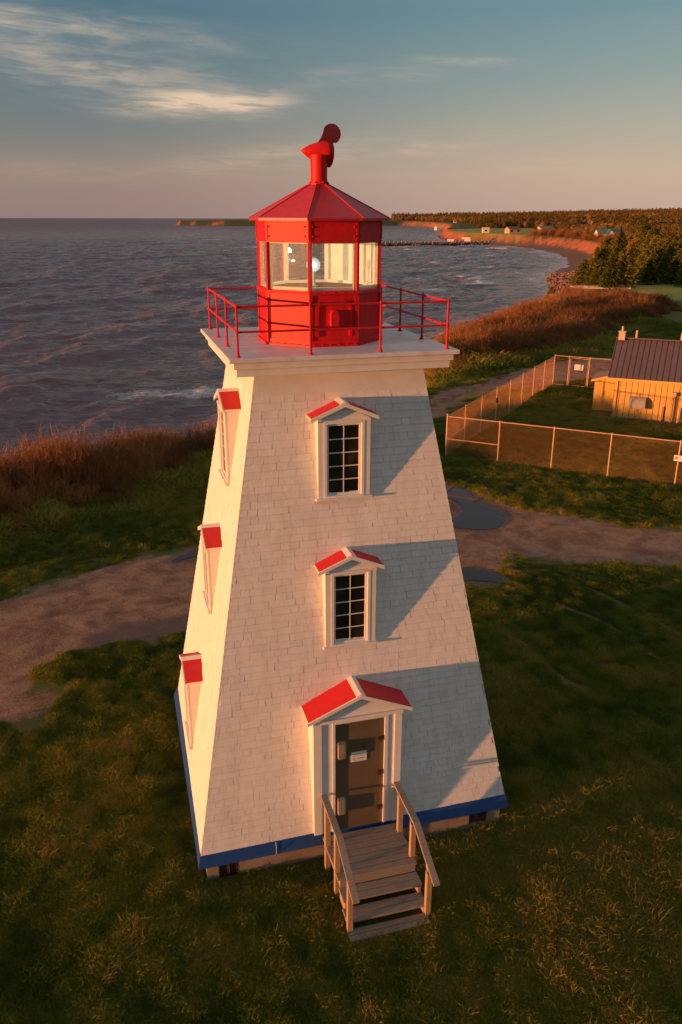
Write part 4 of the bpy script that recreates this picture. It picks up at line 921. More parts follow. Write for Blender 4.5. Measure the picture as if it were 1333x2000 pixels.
def leafmat(name, stops, rough=0.7, trans=0.25, inst=True, randamt=0.25, tonescale=1.0):
    m, n, l, b = new_mat(name)
    at = n.new('ShaderNodeAttribute'); at.attribute_name = 'tone'; at.attribute_type = 'INSTANCER' if inst else 'OBJECT'
    a2 = n.new('ShaderNodeAttribute'); a2.attribute_name = 'shade'
    oi = n.new('ShaderNodeObjectInfo')
    base_ = at.outputs['Fac'] if inst else oi.outputs['Random']
    s = math_(n, l, 'ADD', base_, math_(n, l, 'MULTIPLY', math_(n, l, 'SUBTRACT', oi.outputs['Random'], 0.5), randamt))
    s = math_(n, l, 'ADD', s, math_(n, l, 'MULTIPLY', math_(n, l, 'SUBTRACT', a2.outputs['Fac'], 0.5), 0.35), clamp=True)
    rp = ramp(n, stops); l.new(s, rp.inputs[0]); l.new(rp.outputs[0], b.inputs['Base Color'])
    b.inputs['Roughness'].default_value = rough; b.inputs['Specular IOR Level'].default_value = 0.12
    if trans:
        tl = n.new('ShaderNodeBsdfTranslucent'); l.new(rp.outputs[0], tl.inputs[0]); mx = n.new('ShaderNodeMixShader'); mx.inputs[0].default_value = trans
        l.new(b.outputs[0], mx.inputs[1]); l.new(tl.outputs[0], mx.inputs[2]); l.new(mx.outputs[0], n['Material Output'].inputs[0])
    return m
def ribbons(P0, P1, w0, w1, shade, mid=None):
    """thin quads from P0 to P1 (n,3)"""
    d = P1-P0; s = np.cross(d, rng.normal(size=d.shape)); s /= np.linalg.norm(s, axis=1)[:, None]+1e-9
    w0 = np.broadcast_to(w0, len(P0))[:, None]; w1 = np.broadcast_to(w1, len(P0))[:, None]
    V = np.stack([P0-s*w0, P0+s*w0, P1+s*w1, P1-s*w1], 1).reshape(-1, 3); F = np.arange(len(V)).reshape(-1, 4)
    return V, F, np.repeat(shade, 4)
def join(parts):
    V = []; F = []; S = []; o = 0
    for v, f, s in parts: V.append(v); F.append(f+o); S.append(s); o += len(v)
    return np.concatenate(V), np.concatenate(F), np.concatenate(S)

# --- outline of the thicket
THL = [(-70, -8), (-30, 6), (-12, 13.6), (-8.65, 15.3), (-6.7, 15.7), (-4.3, 16.8), (-3.1, 17.4), (-1.7, 19.0), (0.6, 21.6), (4, 25), (9, 31), (14, 37), (17.6, 40.2), (21, 41.9), (23.5, 42.6), (27.5, 44.4), (31.4, 46), (36, 47.8), (42, 54.5), (48, 59.5), (56, 66), (65, 75), (66, 84), (60, 92), (52, 88), (40, 76), (28, 64), (20, 54), (14, 45), (9, 38), (0, 29.5), (-12, 25), (-34, 14), (-70, -4)]
# --- grass tufts
M_GRASS = leafmat('grass_blade', [(0.0, (0.062, 0.098, 0.014)), (0.3, (0.115, 0.165, 0.020)), (0.55, (0.175, 0.205, 0.026)), (0.75, (0.25, 0.24, 0.036)), (1.0, (0.30, 0.245, 0.05))], trans=0.3, randamt=0.32)
def tuft(n_, h, spread, lean):
    a = rng.uniform(0, 2*np.pi, n_); r = spread*np.sqrt(rng.uniform(0, 1, n_)); P0 = np.stack([r*np.cos(a), r*np.sin(a), np.full(n_, -0.02)], -1)
    hh = h*rng.uniform(0.45, 1.0, n_); b_ = rng.uniform(0, 2*np.pi, n_); ln = lean*rng.uniform(0.2, 1.0, n_)*hh
    P1 = P0+np.stack([ln*np.cos(b_)*0.4, ln*np.sin(b_)*0.4, hh*0.6], -1); P2 = P0+np.stack([ln*np.cos(b_), ln*np.sin(b_), hh*rng.uniform(0.75, 1.0, n_)], -1)
    sh_ = rng.uniform(0.1, 0.9, n_)
    return join([ribbons(P0, P1, 0.0042, 0.0036, sh_), ribbons(P1, P2, 0.0036, 0.0008, np.clip(sh_+0.25, 0, 1))])
gt = []
for i in range(5):
    V, F, S = tuft(*[(46, 0.085, 0.13, 0.9), (36, 0.13, 0.12, 0.9), (60, 0.065, 0.16, 1.1), (30, 0.18, 0.12, 0.9), (40, 0.10, 0.15, 1.3)][i]); gt.append(npmesh('grass_tuft', V, F, M_GRASS, 'unlinked', smooth=False, attrs=dict(shade=S)))
def grass_points():
    P = []
    for (n_, r0, r1, a0, a1) in ((260000, 5, 24, -26, 52), (130000, 24, 48, -14, 48), (34000, 48, 95, 16, 46)):
        u = rng.uniform(0, 1, n_); r = np.sqrt(r0*r0+(r1*r1-r0*r0)*u); a = np.radians(rng.uniform(a0, a1, n_)); P.append(np.stack([CAM[0]+r*np.sin(a), CAM[1]+r*np.cos(a)], -1))
    P = np.concatenate(P); x, y = P.T
    rd = roadsd(x, y)+(fbm(x, y, 1.4, 4, 21)-0.5)*2.0
    k = rd < 0.05
    k &= ~((y < -2.6) & (y > -3.15) & (np.abs(x) < 2.8) & (rng.uniform(0, 1, len(x)) < 0.8))
    k &= ~((np.abs(x+0.0) < 2.72) & (np.abs(y) < 2.72)); k &= ~((x > -0.74) & (x < 0.68) & (y > -4.56) & (y < -2.6))
    k &= sdist(x, y, LAND) > 7
    bare = np.zeros(len(x))
    for b_, w in zip(BARE, BAREW): bare = np.maximum(bare, sstep(w+0.25, w*0.5, pdist(x+0.5*(fbm(x, y, 0.8, 3, 83)-0.5), y, b_)+0.5*np.clip(fbm(x, y, 0.9, 3, 81)-0.42, 0, 1)))
    k &= rng.uniform(0, 1, len(x)) > bare*1.1
    for q in PUD: k &= ~inside(x, y, q)
    shl = (x-SO.x)*us.x+(y-SO.y)*us.y; shd = -(x-SO.x)*us.y+(y-SO.y)*us.x
    k &= ~((shl > -1.3) & (shl < 9) & (shd > 0) & (shd < 5.6))
    k &= rng.uniform(0, 1, len(x)) < 0.8+0.3*fbm(x, y, 0.9, 3, 31)
    return x[k], y[k], rd[k]
gx, gy, grd = grass_points(); gz = terrain(gx, gy)[0]
wx = gx+0.9*(fbm(gx, gy, 2.0, 3, 46)-0.5); wy = gy+0.9*(fbm(gx, gy, 2.0, 3, 47)-0.5)
big = fbm(wx, wy, 5.5, 4, 41); sm_ = fbm(wx, wy, 1.3, 4, 42); fine = fbm(wx*1.3, wy*0.8, 0.28, 2, 43)
tone = 0.38+0.75*(sm_-0.5)+1.7*(big-0.5)+1.1*(fine-0.5)+0.7*(fbm(gx*0.6+gy, gy*1.6-gx*0.5, 0.5, 2, 45)-0.5)+0.12*sstep(8, -6, gy)-0.10*sstep(-6, 10, gx)
tone = np.clip(tone+0.30*sstep(-0.7, 0, grd)*1.0, 0, 1)
inv = rng.uniform(0, 1, len(gx))
kk = np.where(inv < 0.30, 0, np.where(inv < 0.48, 1, np.where(inv < 0.72, 2, np.where(inv < 0.76, 3, 4))))
hgt = (0.80+0.5*(fine-0.5)+0.25*(big-0.5)+0.35*sstep(0.52, 0.68, sm_))*rng.uniform(0.75, 1.2, len(gx))*np.where(np.hypot(gx-CAM[0], gy-CAM[1]) > 26, 1.35, 1.0)*np.where(np.hypot(gx-CAM[0], gy-CAM[1]) > 48, 1.7, 1.0)
bnd = sstep(-2.6, -0.6, sdist(gx, gy, THL)); hgt = hgt*(1+1.8*bnd*(0.4+0.9*sm_)); tone = np.clip(tone+0.35*bnd*(fine+0.2), 0, 1)
scatter('grass', np.stack([gx, gy, gz], -1), rng.uniform(0, 6.28, len(gx)), hgt, tone, kk, gt, 'rough olive and golden grass growing around the lighthouse', 'grass')

# --- brush thicket (bare reddish stems)
M_BRUSH = leafmat('brush_stem', [(0.0, (0.085, 0.048, 0.025)), (0.35, (0.17, 0.078, 0.032)), (0.65, (0.27, 0.105, 0.036)), (1.0, (0.38, 0.18, 0.065))], trans=0.15)
def brush(ns, h, spread, lean, tw=5):
    a = rng.uniform(0, 2*np.pi, ns); r = spread*np.sqrt(rng.uniform(0, 1, ns)); P0 = np.stack([r*np.cos(a), r*np.sin(a), np.full(ns, -0.1)], -1)
    hh = h*rng.uniform(0.55, 1.0, ns); dx = rng.normal(0, lean, (ns, 2))*hh[:, None]+P0[:, :2]*lean*1.5
    P1 = P0.copy(); P1[:, :2] += dx*0.4; P1[:, 2] += hh*0.55; P2 = P0.copy(); P2[:, :2] += dx; P2[:, 2] += hh
    sh_ = rng.uniform(0, 1, ns); parts = [ribbons(P0, P1, 0.010, 0.007, sh_*0.5), ribbons(P1, P2, 0.007, 0.002, sh_)]
    for _ in range(tw):
        t = rng.uniform(0.25, 0.95, ns)[:, None]; B = np.where(t < 0.55, P0+(P1-P0)*t/0.55, P1+(P2-P1)*(t-0.55)/0.45)
        d = rng.normal(0, 1, (ns, 3)); d[:, 2] = np.abs(d[:, 2])+0.5; d /= np.linalg.norm(d, axis=1)[:, None]
        parts.append(ribbons(B, B+d*(h*0.17*rng.uniform(0.5, 1.4, ns))[:, None], 0.006, 0.002, np.clip(sh_+0.3, 0, 1)))
    return join(parts)
bt = []
for i in range(4):
    V, F, S = brush(*[(70, 1.45, 0.6, 0.12, 9), (80, 1.15, 0.6, 0.15, 9), (60, 1.65, 0.55, 0.11, 9), (90, 0.65, 0.6, 0.28, 6)][i]); bt.append(npmesh('brush_clump', V, F, M_BRUSH, 'unlinked', smooth=False, attrs=dict(shade=S)))
def th_points(n_, poly, edge=0.0):
    xs = np.array([p_[0] for p_ in poly]); ys = np.array([p_[1] for p_ in poly]); x = rng.uniform(xs.min(), xs.max(), n_); y = rng.uniform(ys.min(), ys.max(), n_)
    k = sdist(x, y, poly)+(fbm(x, y, 3, 3, 51)-0.5)*3.0 > edge; return x[k], y[k]
x, y = th_points(42000, THL, -0.2); k = (x > -22); x, y = x[k], y[k]
den = fbm(x, y, 2.5, 3, 52); k = rng.uniform(0, 1, len(x)) < 0.25+1.1*den; x, y = x[k], y[k]; z = terrain(x, y)[0]; ed = sdist(x, y, THL)
front = sstep(0.0, 3.5, ed)
tone = np.clip(0.42+0.25*front+1.1*(fbm(x, y, 2.2, 3, 53)-0.5)+0.15*(fbm(x, y, 9, 2, 54)-0.5), 0, 1)
sc = (0.55+0.55*front)*rng.uniform(0.75, 1.2, len(x))*(0.8+0.5*fbm(x, y, 4, 2, 55))
scatter('brush_thicket', np.stack([x, y, z], -1), rng.uniform(0, 6.28, len(x)), sc, tone, np.where(front < 0.3, np.where(rng.uniform(0, 1, len(x)) < 0.6, 3, 1), rng.integers(0, 3, len(x))), bt, 'dense reddish brown leafless brush along the top of the shore bank', 'brush')

# --- rounded shrubs on the headland: one object each
M_SHRUB = leafmat('shrub_twig', [(0.0, (0.10, 0.035, 0.018)), (0.25, (0.19, 0.07, 0.025)), (0.5, (0.15, 0.085, 0.03)), (0.75, (0.24, 0.12, 0.04)), (1.0, (0.12, 0.09, 0.03))], trans=0.2, inst=False, randamt=0.0)
def shrubmesh(seed):
    g = np.random.default_rng(seed); ns = 900
    a = g.uniform(0, 2*np.pi, ns); e = np.arccos(g.uniform(0, 1, ns)); rr = 1.0*(0.8+0.35*vnoise(a*1.5, e*3, seed))
    D = np.stack([np.sin(e)*np.cos(a), np.sin(e)*np.sin(a), np.cos(e)*0.8+0.12], -1)*rr[:, None]
    P0 = D*g.uniform(0.35, 0.7, ns)[:, None]; P1 = D*g.uniform(0.85, 1.08, ns)[:, None]+g.normal(0, 0.07, (ns, 3)); sh_ = g.uniform(0, 1, ns)
    tw = []
    for _ in range(3):
        t = g.uniform(0.3, 1, ns)[:, None]; B = P0+(P1-P0)*t; d = g.normal(0, 1, (ns, 3)); d[:, 2] += 0.5; d /= np.linalg.norm(d, axis=1)[:, None]
        tw.append(ribbons(B, B+d*g.uniform(0.08, 0.2, ns)[:, None], 0.007, 0.002, g.uniform(0.3, 1, ns)))
    return join([ribbons(P0, P1, 0.010, 0.004, sh_)]+tw)
sv_ = []
for i in range(4):
    V, F, S = shrubmesh(60+i); sv_.append(npmesh('twigs', V, F, M_SHRUB, 'unlinked', smooth=False, attrs=dict(shade=S)).data)
def stems(seed):
    r_ = random.Random(seed); b = MB()
    for i in range(9):
        a = r_.uniform(0, 6.28); b.tube((0.05*math.cos(a), 0.05*math.sin(a), -0.15), (0.5*math.cos(a), 0.5*math.sin(a), 0.55), 0.028, 0.012, n=5)
    return b
M_BARK = mat('bark', (0.12, 0.075, 0.05), 0.9, bump=0.6)
stm = stems(1).obj('stems', M_BARK); stmesh = stm.data; bpy.data.objects.remove(stm)
HS = [(22, 45), (25, 48), (28, 47.5), (27, 52), (31, 51), (34, 50.5), (31, 56), (35, 55), (38, 53), (36, 60), (40, 58.5), (43, 57.5), (40, 65), (44, 64), (47, 62.5), (45, 70), (49, 69), (52, 67), (50, 76), (54, 74), (58, 72), (56, 81), (60, 80), (62, 77), (24, 52), (33, 61), (38, 69), (47, 78), (46.5, 66.5), (55, 69.5)]
HEADL = ['leftmost', 'second from the left of', 'third from the left of']
rs = random.Random(5); nsh = 0
for (x, y) in HS:
    x += rs.uniform(-0.8, 0.8); y += rs.uniform(-0.8, 0.8); z = float(raisez(x, y)[0])
    if z < -3: continue
    s = rs.uniform(1.2, 2.1)
    t = bpy.data.objects.new('shrub', None); col.objects.link(t); t.location = (x, y, z); t.rotation_euler = (0, 0, rs.uniform(0, 6)); t.scale = (s*1.15, s*1.15, s); t.empty_display_size = 0.2
    tag(t, 'rounded rusty brown leafless shrub in the thicket on the headland', 'shrub', 'rounded shrubs on the headland')
    a = bpy.data.objects.new('twigs', rs.choice(sv_)); col.objects.link(a); a.parent = t
    a = bpy.data.objects.new('stems', stmesh); col.objects.link(a); a.parent = t

# --- spruces
M_SPR = leafmat('spruce_needles', [(0.0, (0.030, 0.048, 0.010)), (0.45, (0.11, 0.125, 0.020)), (1.0, (0.29, 0.22, 0.035))], trans=0.12, inst=False, randamt=0.0)
M_SPRI = leafmat('conifer_needles', [(0.0, (0.060, 0.068, 0.016)), (0.4, (0.14, 0.115, 0.028)), (0.62, (0.27, 0.155, 0.055)), (1.0, (0.40, 0.24, 0.10))], trans=0.1, randamt=0.2)
def spruce(seed, nw=26, br=15, fuzz=1.0):
    """unit height crown"""
    g = np.random.default_rng(seed); parts = []
    for w in range(nw):
        t = w/nw; z = 0.12+0.86*t; rad = (0.27*(1-t)**0.85 if seed % 5 not in (1, 3) else 0.30*(1-t)**0.5)*(0.8+0.4*g.random())+0.012; nb = max(4, int(br*(1-t*0.6)))
        a = g.uniform(0, 2*np.pi, nb); L = rad*g.uniform(0.6, 1.15, nb); drop = -0.18*L
        B0 = np.stack([np.zeros(nb), np.zeros(nb), z+g.normal(0, 0.008, nb)], -1); B1 = np.stack([L*np.cos(a), L*np.sin(a), B0[:, 2]+drop+0.05*L], -1)
        for s in np.linspace(0.25, 1.0, 6):
            C = B0+(B1-B0)*s; q = 3
            for _ in range(q):
                d = (B1-B0)/L[:, None]*0.6+g.normal(0, 0.55, (nb, 3)); d[:, 2] -= 0.05; d /= np.linalg.norm(d, axis=1)[:, None]
                ln = (0.035+0.03*(1-t))*g.uniform(0.6, 1.3, nb); parts.append(ribbons(C, C+d*ln[:, None], 0.010*fuzz, 0.0035*fuzz, np.clip(0.15+0.7*s+g.normal(0, 0.15, nb), 0, 1)))
    top = np.array([[0, 0, 0.94]]); parts.append(ribbons(top, top+[[0, 0, 0.06]], 0.006, 0.001, np.array([0.6])))
    return join(parts)
spm = []
for i in range(5):
    V, F, S = spruce(80+i, 24+2*i, 14+i); spm.append(npmesh('crown', V, F, M_SPR, 'unlinked', smooth=False, attrs=dict(shade=S)).data)
b = MB(); b.tube((0, 0, -0.04), (0, 0, 0.5), 0.020, 0.011, n=7); b.tube((0, 0, 0.5), (0, 0, 0.95), 0.011, 0.002, n=6); tko = b.obj('trunk', M_BARK); tkm = tko.data; bpy.data.objects.remove(tko)
rs = random.Random(9); placed = []
def add_spruce(x, y, h, label, wide=1.0):
    z = float(raisez(x, y)[0])
    t = bpy.data.objects.new('spruce_tree', None); col.objects.link(t); t.location = (x, y, z-0.1); t.rotation_euler = (0, 0, rs.uniform(0, 6)); t.scale = (h*wide, h*wide, h); t.empty_display_size = 0.1
    tag(t, label, 'tree', 'dark spruces beyond the headland')
    a = bpy.data.objects.new('crown', rs.choice(spm)); col.objects.link(a); a.parent = t
    a = bpy.data.objects.new('trunk', tkm); col.objects.link(a); a.parent = t; placed.append((x, y))
add_spruce(71.6, 100.7, 5.2, 'bushy spruce with a bare leaning trunk at the edge of the small lawn', 1.35)
add_spruce(74.0, 101.2, 5.0, 'spruce with a bare trunk standing beside the leaning one on the lawn edge', 1.3)
tries = 0
GROVE = [(66, 112), (70, 104), (76, 106), (82, 104), (95, 100), (120, 100), (150, 120), (150, 170), (128, 190), (112, 178), (98, 152), (84, 134)]
while len(placed) < 100 and tries < 6000:
    tries += 1; x = rs.uniform(66, 150); y = rs.uniform(98, 190)
    if not inside(np.array([x]), np.array([y]), GROVE)[0]: continue
    if min(math.hypot(x-a, y-b_) for a, b_ in placed) < 3.4+0.02*(y-100): continue
    h = rs.uniform(4.2, 6.8)+0.030*(y-100)
    add_spruce(x, y, h, 'dense dark green spruce in the grove beyond the headland', rs.uniform(1.25, 1.8))

# --- far wood as one mass
fw = []
for i in range(3):
    V, F, S = spruce(95+i, 9, 9, 2.6); fw.append(npmesh('wood_tree', V, F, M_SPRI, 'unlinked', smooth=False, attrs=dict(shade=S)))
def bushtree(seed):
    g = np.random.default_rng(seed); ns = 420; P = g.normal(0, 1, (ns, 3)); P /= np.linalg.norm(P, axis=1)[:, None]; P *= g.uniform(0.2, 1, ns)[:, None]**0.5
    C = P*np.array([0.30, 0.30, 0.36])+np.array([0, 0, 0.6]); d = g.normal(0, 1, (ns, 3)); d[:, 2] += 0.8; d /= np.linalg.norm(d, axis=1)[:, None]
    st = np.array([[0, 0, 0.0]]); 
    return join([ribbons(C, C+d*0.12, 0.014, 0.003, g.uniform(0, 1, ns)), ribbons(st, st+[[0, 0, 0.6]], 0.02, 0.012, np.array([0.3]))])
for i in range(2):
    V, F, S = bushtree(120+i); fw.append(npmesh('wood_tree', V, F, M_SPRI, 'unlinked', smooth=False, attrs=dict(shade=S)))
def wood_points():
    out = []
    for n_, r0, r1 in ((5200, 150, 420), (9000, 420, 900), (15000, 900, 2600)):
        u = rng.uniform(0, 1, n_); r = r0*(r1/r0)**u; a = np.radians(rng.uniform(19, 43, n_)); out.append(np.stack([CAM[0]+r*np.sin(a), CAM[1]+r*np.cos(a)], -1))
    P = np.concatenate(out); x, y = P.T; sd = sdist(x, y, LAND); d = np.hypot(x, y)
    k = (sd > 18+(fbm(x, y, 25, 3, 61)-0.3)*30+d*0.012) & (sdist(x, y, FIELD) < -4) & (sdist(x, y, GROVE) < 0) & (sdist(x, y, LAWN2) < -3)
    k &= (y > 112)
    # clearings round the houses
    for hx, hy, hr in HOUSECLEAR: k &= ~(np.hypot(x-hx, y-hy) < hr)
    # keep the sightlines in front of houses open
    for hx, hy, hr in HOUSECLEAR:
        dd = np.hypot(hx, hy+13.6); ux, uy = (hx+3.4)/dd, (hy+13.6)/dd; al = (x+3.4)*ux+(y+13.6)*uy; pe = np.abs(-(x+3.4)*uy+(y+13.6)*ux)
        k &= ~((pe < hr*0.75) & (al > dd-hr*5-dd*0.12) & (al < dd))
    return x[k], y[k], sd[k]
HOUSECLEAR = [(245.6, 372.8, 9), (209, 419, 16), (300, 585, 26), (301, 538, 14), (417, 1058, 40), (442, 1058, 40), (380, 620, 12)]
x, y, sd = wood_points(); z = terrain(x, y)[0]
kd = (fbm(x, y, 45, 3, 62) > 0.5+0.0*x).astype(int); pk = np.where(kd == 1, rng.integers(0, 3, len(x)), rng.integers(3, 5, len(x)))
pk = np.where(rng.uniform(0, 1, len(x)) < 0.25, rng.integers(0, 5, len(x)), pk)
tone = np.clip(np.where(pk < 3, 0.34, 0.82)+0.5*(fbm(x, y, 30, 2, 63)-0.5)+rng.normal(0, 0.08, len(x)), 0, 1)
hh = rng.uniform(4.5, 9.0, len(x))*np.where(pk < 3, 1.15, 0.85)*(0.6+0.4*sstep(15, 80, sd))*(1+0.4*sstep(500, 1500, y))
scatter('far_wood', np.stack([x, y, z-0.3], -1), rng.uniform(0, 6.28, len(x)), hh, tone, pk, fw, 'mixed wood of brown and dark green trees covering the hills beyond the bay', 'wood')
# bank brush round the bay (rust coloured scrub)
n_ = 16000; r = 130*(5.5)**rng.uniform(0, 1, n_); a = np.radians(rng.uniform(17, 42, n_)); x = CAM[0]+r*np.sin(a); y = CAM[1]+r*np.cos(a); sd = sdist(x, y, LAND)
k = (sd > 19+(fbm(x, y, 9, 3, 71)-0.5)*12) & (sd < 60) & (sdist(x, y, FIELD) < 0) & (sdist(x, y, LAWN2) < -1) & (sdist(x, y, GROVE) < -1) & (rng.uniform(0, 1, n_) < 0.9*fbm(x, y, 12, 3, 72)+0.2); x, y, r = x[k], y[k], r[k]
scatter('bank_scrub', np.stack([x, y, terrain(x, y)[0]], -1), rng.uniform(0, 6.28, len(x)), rng.uniform(0.7, 1.5, len(x))*(0.8+r/400), np.clip(0.55+0.9*(fbm(x, y, 10, 2, 73)-0.5), 0, 1), rng.integers(0, 4, len(x)), bt, 'rust coloured scrub on the red bank above the curved beach', 'scrub')

# --- rocks along the bay and breakwater
M_ROCK = mat('shore_rock', (0.30, 0.16, 0.11), 0.85, c2=(0.12, 0.07, 0.055), scale=0.8, bump=0.6, bscale=4)
def rocks(name, centres, sizes, seed, label):
    g = np.random.default_rng(seed); n = len(centres); ph = [(-1, -1, -1), (1, -1, -1), (1, 1, -1), (-1, 1, -1), (-1, -1, 1), (1, -1, 1), (1, 1, 1), (-1, 1, 1)]
    B = np.array(ph, float); V = np.repeat(B[None], n, 0)*g.uniform(0.55, 1.0, (n, 8, 3))*sizes[:, None, None]*g.uniform(0.6, 1.1, (n, 1, 3))
    a = g.uniform(0, 6.28, n); c_, s_ = np.cos(a), np.sin(a); X = V[..., 0]*c_[:, None]-V[..., 1]*s_[:, None]; Y = V[..., 0]*s_[:, None]+V[..., 1]*c_[:, None]
    t = g.normal(0, 0.35, n); Z = V[..., 2]*np.cos(t)[:, None]+X*np.sin(t)[:, None]; V = np.stack([X, Y, Z], -1)+centres[:, None]
    Fb = np.array([(0,3,2,1),(4,5,6,7),(0,1,5,4),(1,2,6,5),(2,3,7,6),(3,0,4,7)]); F = (Fb[None]+8*np.arange(n)[:, None, None]).reshape(-1, 4)
    tag(npmesh(name, V.reshape(-1, 3), F, M_ROCK, smooth=False), label, 'rocks', kind='stuff')
n_ = 2200; t = rng.uniform(0, 1, n_); xx = 92+t*36+rng.normal(0, 2.0, n_)+rng.uniform(0, 7, n_); yy = 146+t*72+rng.normal(0, 2, n_)-rng.uniform(0, 5, n_); zz = terrain(xx, yy)[0]
k = zz > SEA-0.6
rocks('shore_rocks', np.stack([xx, yy, zz+0.1], -1)[k], (rng.uniform(0.12, 0.75, n_)**1.3)[k], 3, 'pale and red boulders heaped along the near end of the curved beach')
# driftwood and slabs
n_ = 900; t = rng.uniform(0, 1, n_); P0 = np.array([236, 498.]); P1 = np.array([120, 486.]); xx = P0[0]+(P1[0]-P0[0])*t; yy = P0[1]+(P1[1]-P0[1])*t+rng.uniform(-4.5, 3.5, n_)-3
rocks('breakwater_rocks', np.stack([xx, yy, SEA+0.1+rng.uniform(0, 0.8, n_)], -1), rng.uniform(0.3, 1.0, n_), 4, 'dark rock armour along the foot of the pier')
b = MB(); b.hexa([(120, 492, SEA-1), (246, 502, SEA-1), (246, 508, SEA-1), (120, 498, SEA-1), (120, 492, SEA+1.7), (246, 502, SEA+1.7), (246, 508, SEA+1.7), (120, 498, SEA+1.7)])
pier = thing('pier', 'long low pier with a timber face reaching into the bay', 'pier', (0, 0, 0)); b.obj('pier_deck', mat('pier_timber', (0.50, 0.36, 0.24), 0.85), pier)
b = MB()
for i in range(46):
    x = 122+i*2.7; y = 492+(x-120)*10/126-0.35; b.box(x, x+0.28, y, y+0.3, SEA, SEA+2.2)
b.obj('pier_piles', mat('pier_pile', (0.66, 0.48, 0.30), 0.85), pier)['kind'] = 'stuff'
def boxhouse(name, label, cat, x, y, w, d, h, rise, wallm, roofm, face=None, group=None, wins=2, z=None, cross=False):
    z = float(raisez(x, y)[0]) if z is None else z
    a = -math.atan2(x-CAM[0], y-CAM[1])+(face or 0)
    t = thing(name, label, cat, (x, y, z), a, group)
    b = MB()
    if rise > 0: b.prism([(-w/2, -d/2, -0.6), (-w/2, -d/2, h), (-w/2, 0, h+rise-0.05), (-w/2, d/2, h), (-w/2, d/2, -0.6)][::-1], (w, 0, 0))
    else: b.box(-w/2, w/2, -d/2, d/2, -0.6, h)
    if cross: b.prism([(-w*0.16, -d/2-1.2, -0.6), (w*0.16, -d/2-1.2, -0.6), (w*0.16, -d/2-1.2, h), (0, -d/2-1.2, h+rise*0.95), (-w*0.16, -d/2-1.2, h)], (0, d/2+1.2, 0))
    b.obj('wall', wallm, t)
    b = MB()
    if rise > 0:
        for s_ in (-1, 1):
            P = [(-w/2-0.3, s_*(d/2+0.3), h-0.12), (w/2+0.3, s_*(d/2+0.3), h-0.12), (w/2+0.3, 0, h+rise), (-w/2-0.3, 0, h+rise)]; T = [(p_[0], p_[1], p_[2]+0.15) for p_ in P]
            b.hexa(P+T if s_ < 0 else P[::-1]+T[::-1])
        if cross:
            for s_ in (-1, 1):
                P = [(s_*(w*0.16+0.3), -d/2-1.5, h-0.25), (0, -d/2-1.5, h+rise*0.97), (0, 0, h+rise*0.97), (s_*(w*0.16+0.3), 0, h-0.25)]; T = [(p_[0], p_[1], p_[2]+0.14) for p_ in P]
                b.hexa(P+T if s_ > 0 else P[::-1]+T[::-1])
    else: b.box(-w/2-0.1, w/2+0.1, -d/2-0.1, d/2+0.1, h+0.002, h+0.15)
    b.obj('roof', roofm, t)
    for i in range(wins):
        b = MB(); xx = -w/2+w*(i+0.5)/wins+(w*0.05 if i % 2 else -w*0.05); ww = min(0.9, w/wins*0.3); b.box(xx-ww, xx+ww, -d/2-(1.24 if cross and abs(xx) < w*0.16 else 0.04), -d/2-(1.2 if cross and abs(xx) < w*0.16 else 0.001), h*0.38, h*0.8); b.obj('window', M_WGLASS, t)
    return t
HW = mat('house_white', (0.72, 0.68, 0.62), 0.7); HT = mat('house_tan', (0.52, 0.38, 0.24), 0.75); HG = mat('roof_grey', (0.22, 0.23, 0.26), 0.7); HTE = mat('roof_teal', (0.05, 0.20, 0.20), 0.6); HB = mat('roof_brown', (0.16, 0.11, 0.09), 0.7)
boxhouse('trailer', 'long white trailer with dark windows parked on the green field', 'trailer', 211, 425, 8.4, 2.8, 2.5, 0, HW, HW, 0.25, wins=4)
boxhouse('house', 'tan house with a low brown roof behind the white trailer', 'house', 272, 530, 8.5, 7, 2.7, 1.6, HT, HB, 0.5)
boxhouse('shed', 'small white shed just left of the tan house', 'shed', 262, 552, 4.5, 4, 2.5, 1.1, HW, HW, 0.2, wins=1)
boxhouse('house', 'pale house with a long grey blue roof among the brown trees', 'house', 297, 530, 10.5, 7, 2.8, 2.0, HT, HG, 0.6)
boxhouse('house', 'white gabled house with a teal roof above the spruce grove', 'house', 245.6, 372.8, 11.5, 7.5, 2.6, 2.2, HW, HTE, 0.35, cross=True, wins=3)
boxhouse('house', 'small bright white house high on the wooded slope', 'house', 380, 600, 5.5, 6, 4.0, 1.8, HW, HW, 0.3)
boxhouse('house', 'small white house at the left end of the far red shore', 'house', 404, 1085, 12, 8, 3.0, 1.8, HW, HG, 0.2)
boxhouse('house', 'white house with a pale roof on the far shore by the wood', 'house', 441, 1080, 11, 8, 3.0, 1.8, HW, HW, 0.4)
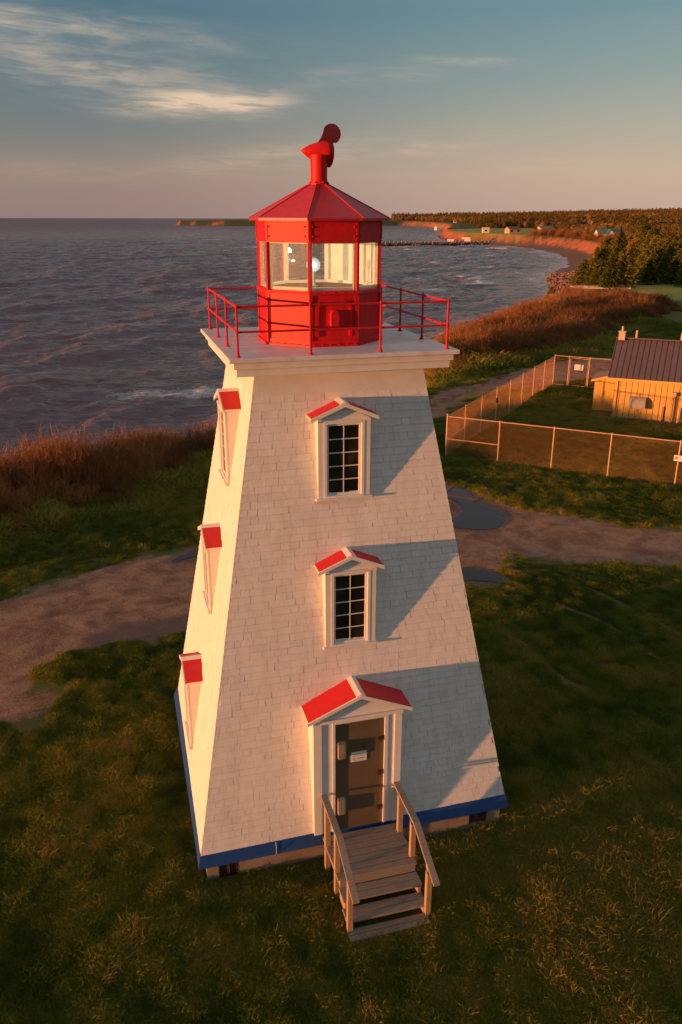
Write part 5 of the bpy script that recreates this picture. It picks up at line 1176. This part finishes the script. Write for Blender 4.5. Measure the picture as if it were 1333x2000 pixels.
boxhouse('hut', 'tiny pinkish hut on the far red shore', 'hut', 455, 1060, 4, 4, 3.2, 0.8, HT, HB, 0.1, wins=1)
boxhouse('house', 'grey roofed house half hidden at the foot of the far wood', 'house', 500, 980, 9, 7, 2.6, 2.0, HG, HG, 0.1)
boxhouse('fish_shed', 'small low white shed on the pier', 'shed', 216, 506, 4.2, 3.2, 1.3, 0, HW, HW, wins=0, z=SEA+1.7)
boxhouse('fish_shed', 'larger white box shed at the landward end of the pier', 'shed', 227, 506.5, 5.6, 4, 2.3, 0, HW, HW, wins=0, z=SEA+1.7)
for dx, lb_ in ((0, 'left of the two thin masts standing on the pier'), (1.3, 'right of the two thin masts standing on the pier')):
    b = MB(); b.tube((0, 0, 0), (0, 0, 8), 0.12, 0.08, n=6); o = b.obj('mast', M_BARK); o.location = (209.5+dx, 505, SEA+1.7); tag(o, lb_, 'mast')
# white timber frames lying on the small lawn
fr_ = thing('timber_frame', 'pale timber frame of long rails lying on the small lawn above the shore', 'frame', (70.5, 101.5, float(raisez(70.5, 101.5)[0])+0.3), -0.35)
for yy in (-1.6, 0.0, 1.6):
    b = MB(); b.box(-4.2, 4.2, yy-0.1, yy+0.1, 0, 0.22); b.obj('rail', HW, fr_)
for i in range(5):
    b = MB(); b.box(-4.1+i*2.0, -3.95+i*2.0, -1.49, -0.11, 0.02, 0.2); b.box(-4.1+i*2.0, -3.95+i*2.0, 0.11, 1.49, 0.02, 0.2); b.obj('crosspiece', HW, fr_)
b = MB(); b.box(-6.5, 1.5, -3.0, -2.75, 0, 0.25); o = b.obj('timber_beam', HW); o.location = (67.5, 99.3, float(raisez(67.5, 99.3)[0])+0.05); o.rotation_euler = (0, 0, -0.35); tag(o, 'single long pale beam lying in front of the timber frame', 'beam')
# pole right of the shed
b = MB(); b.tube((0, 0, -0.3), (0, 0, 1.8), 0.09, n=8); o = b.obj('pole', M_GALV); o.location = (40.5, 42.5, float(raisez(40.5, 42.5)[0])); tag(o, 'short pale post standing behind the dark roof of the shed', 'post')
